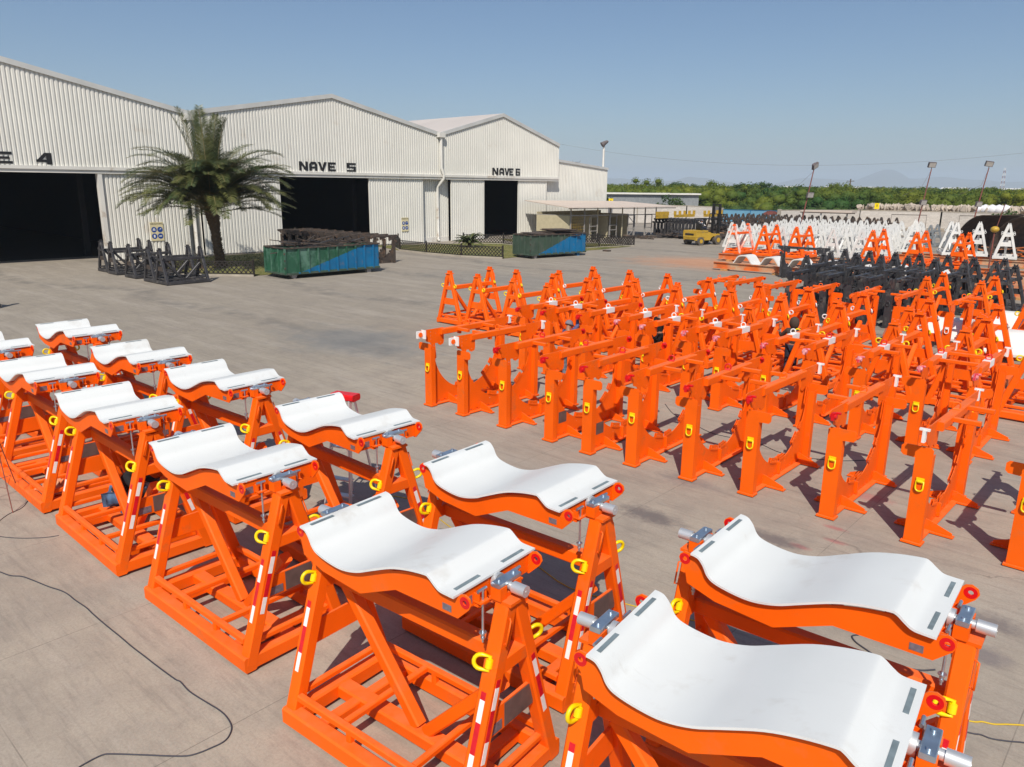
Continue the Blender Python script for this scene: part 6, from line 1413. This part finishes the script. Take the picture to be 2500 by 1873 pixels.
cable = [(-12.31, 2.46), (-12.21, 2.5), (-11.98, 2.57), (-11.84, 2.67), (-11.61, 2.74), (-11.25, 2.83), (-11.0, 2.91), (-10.82, 2.94), (-10.59, 2.95), (-10.29, 2.98), (-10.07, 2.98), (-9.68, 2.99), (-9.26, 3.01), (-8.94, 3.02), (-8.63, 3.04), (-8.29, 3.06), (-7.92, 3.09), (-7.83, 3.11), (-7.59, 3.1), (-7.27, 3.14), (-7.06, 3.17), (-6.89, 3.17), (-6.71, 3.13), (-6.6, 3.04), (-6.56, 2.95), (-6.57, 2.84), (-6.59, 2.73), (-6.64, 2.62), (-6.78, 2.49), (-6.95, 2.35), (-7.14, 2.19), (-7.23, 2.11), (-7.26, 2.07), (-7.27, 1.99), (-7.26, 1.86), (-7.24, 1.78), (-7.2, 1.4), (-7.4, .8)]
def cord(P, r, mt, lab, cat='cable'):
    P = crom([(a, b_, r) for a, b_ in P], 4); m = MB(); m.smooth = True; m.tube(P, r, 6); return tag(m.obj('loose_cable', mt), lab, cat)
cord([(-13.6, 2.3), (-13.0, 2.38)] + cable, .008, 'cord_dark', 'long dark cable looping over the bare concrete at lower left')
cord([(-1.9, 8.1), (-1.4, 8.4), (-1.03, 8.51), (-.93, 8.59), (-.83, 8.63), (-.73, 8.72), (-.59, 8.83), (-.47, 8.91), (-.2, 9.1)], .009, 'cord_yellow', 'yellow wavy cord on the concrete at the right edge')
cord([(-1.9, 8.2), (-1.5, 8.15), (-1.0, 8.3), (-.9, 8.35), (-.8, 8.36), (-.67, 8.43), (-.54, 8.52), (-.41, 8.57), (-.1, 8.6)], .008, 'cord_dark', 'thin dark cord just in front of the yellow one at the right edge')
cord([(-10.6, 8.0), (-10.0, 8.3), (-9.3, 8.2), (-8.5, 8.0), (-7.6, 7.9), (-6.8, 8.0), (-5.9, 7.8), (-5.0, 8.0), (-4.0, 8.3)], .008, 'cord_yellow', 'yellow cord running between the saddle stands behind the middle one')
cord([(-15.4, 3.9), (-14.6, 3.5), (-14.4, 3.2), (-14.1, 2.95), (-13.7, 2.8), (-13.3, 3.0), (-13.0, 3.3), (-12.9, 3.5)], .006, 'cord_dark', 'thin dark wire trailing from the rusty tripod at the left edge')
cord([(-9.9, 17.0), (-9.2, 16.3), (-8.4, 15.9), (-7.7, 15.6), (-6.8, 15.7), (-6.0, 15.4), (-5.1, 15.7), (-4.6, 16.2)], .008, 'cord_dark', 'dark cable crossing the concrete between the two arch rows')
cord([(-2.47, 9.38), (-2.52, 9.3), (-2.45, 9.2), (-2.30, 9.12), (-2.0, 9.0), (-1.7, 9.1), (-1.55, 9.25)], .010, 'cord_dark', 'dark loop of hose on the concrete behind the rightmost second-row saddle stand')
q = random.Random(31)
for i in range(7):
    m = MB(); dx = .13 * (i % 4) + .02 * i; m.plate([(0, 0), (.30, .04), (.26, .20), (.14, .17), (.12, .08), (-.02, .10)], [], (0, 0, 0), (1, 0, 0), (0, .8, .6), .03)
    o = m.obj('steel_bracket', 'orange_dull', loc=(-14.62 + dx, 3.70 + .10 * (i // 4), .235 + .03 * (i % 3))); o.rotation_euler.z = R(55 + q.uniform(-15, 15)); tag(o, 'cut bracket lying on the left edge saddle stand base, %s of the pile' % ORD[i], 'bracket', 'cut brackets on the saddle stand base')
m = MB(); m.smooth = True; m.add([(v.x * .12 * q.uniform(.7, 1.3), v.y * .09 * q.uniform(.7, 1.3), .07 + v.z * .07) for v in ico[0]], ico[1]); tag(m.obj('crumpled_bag', 'cloth_rag', loc=(-8.85, 5.75, 0)), 'crumpled pinkish plastic bag on the ground between the saddle stands', 'bag')
# timber spacers under the near stands
k = 0
for x, y in ((-2.36, 12.95), (-1.05, 13.2), (-1.80, 13.1), (-4.35, 13.0), (-3.75, 13.0)):
    pass

# ------------------------------------------------------------------ air
if HAZE:
    m = MB(); m.b(-8800, 5000, -600, 12000, -1.2, 225); hz = m.obj('haze', 'white_bag'); hz.data.materials.clear()
    hm = bpy.data.materials.new('haze_air'); hm.use_nodes = True; n = hm.node_tree.nodes; n.clear()
    out = n.new('ShaderNodeOutputMaterial'); pv = n.new('ShaderNodeVolumePrincipled'); pv.inputs['Color'].default_value = (.68, .83, 1.0, 1); pv.inputs['Density'].default_value = HAZE; pv.inputs['Anisotropy'].default_value = .08
    hm.node_tree.links.new(pv.outputs[0], out.inputs['Volume']); hz.data.materials.append(hm); tag(hz, kind='stuff')
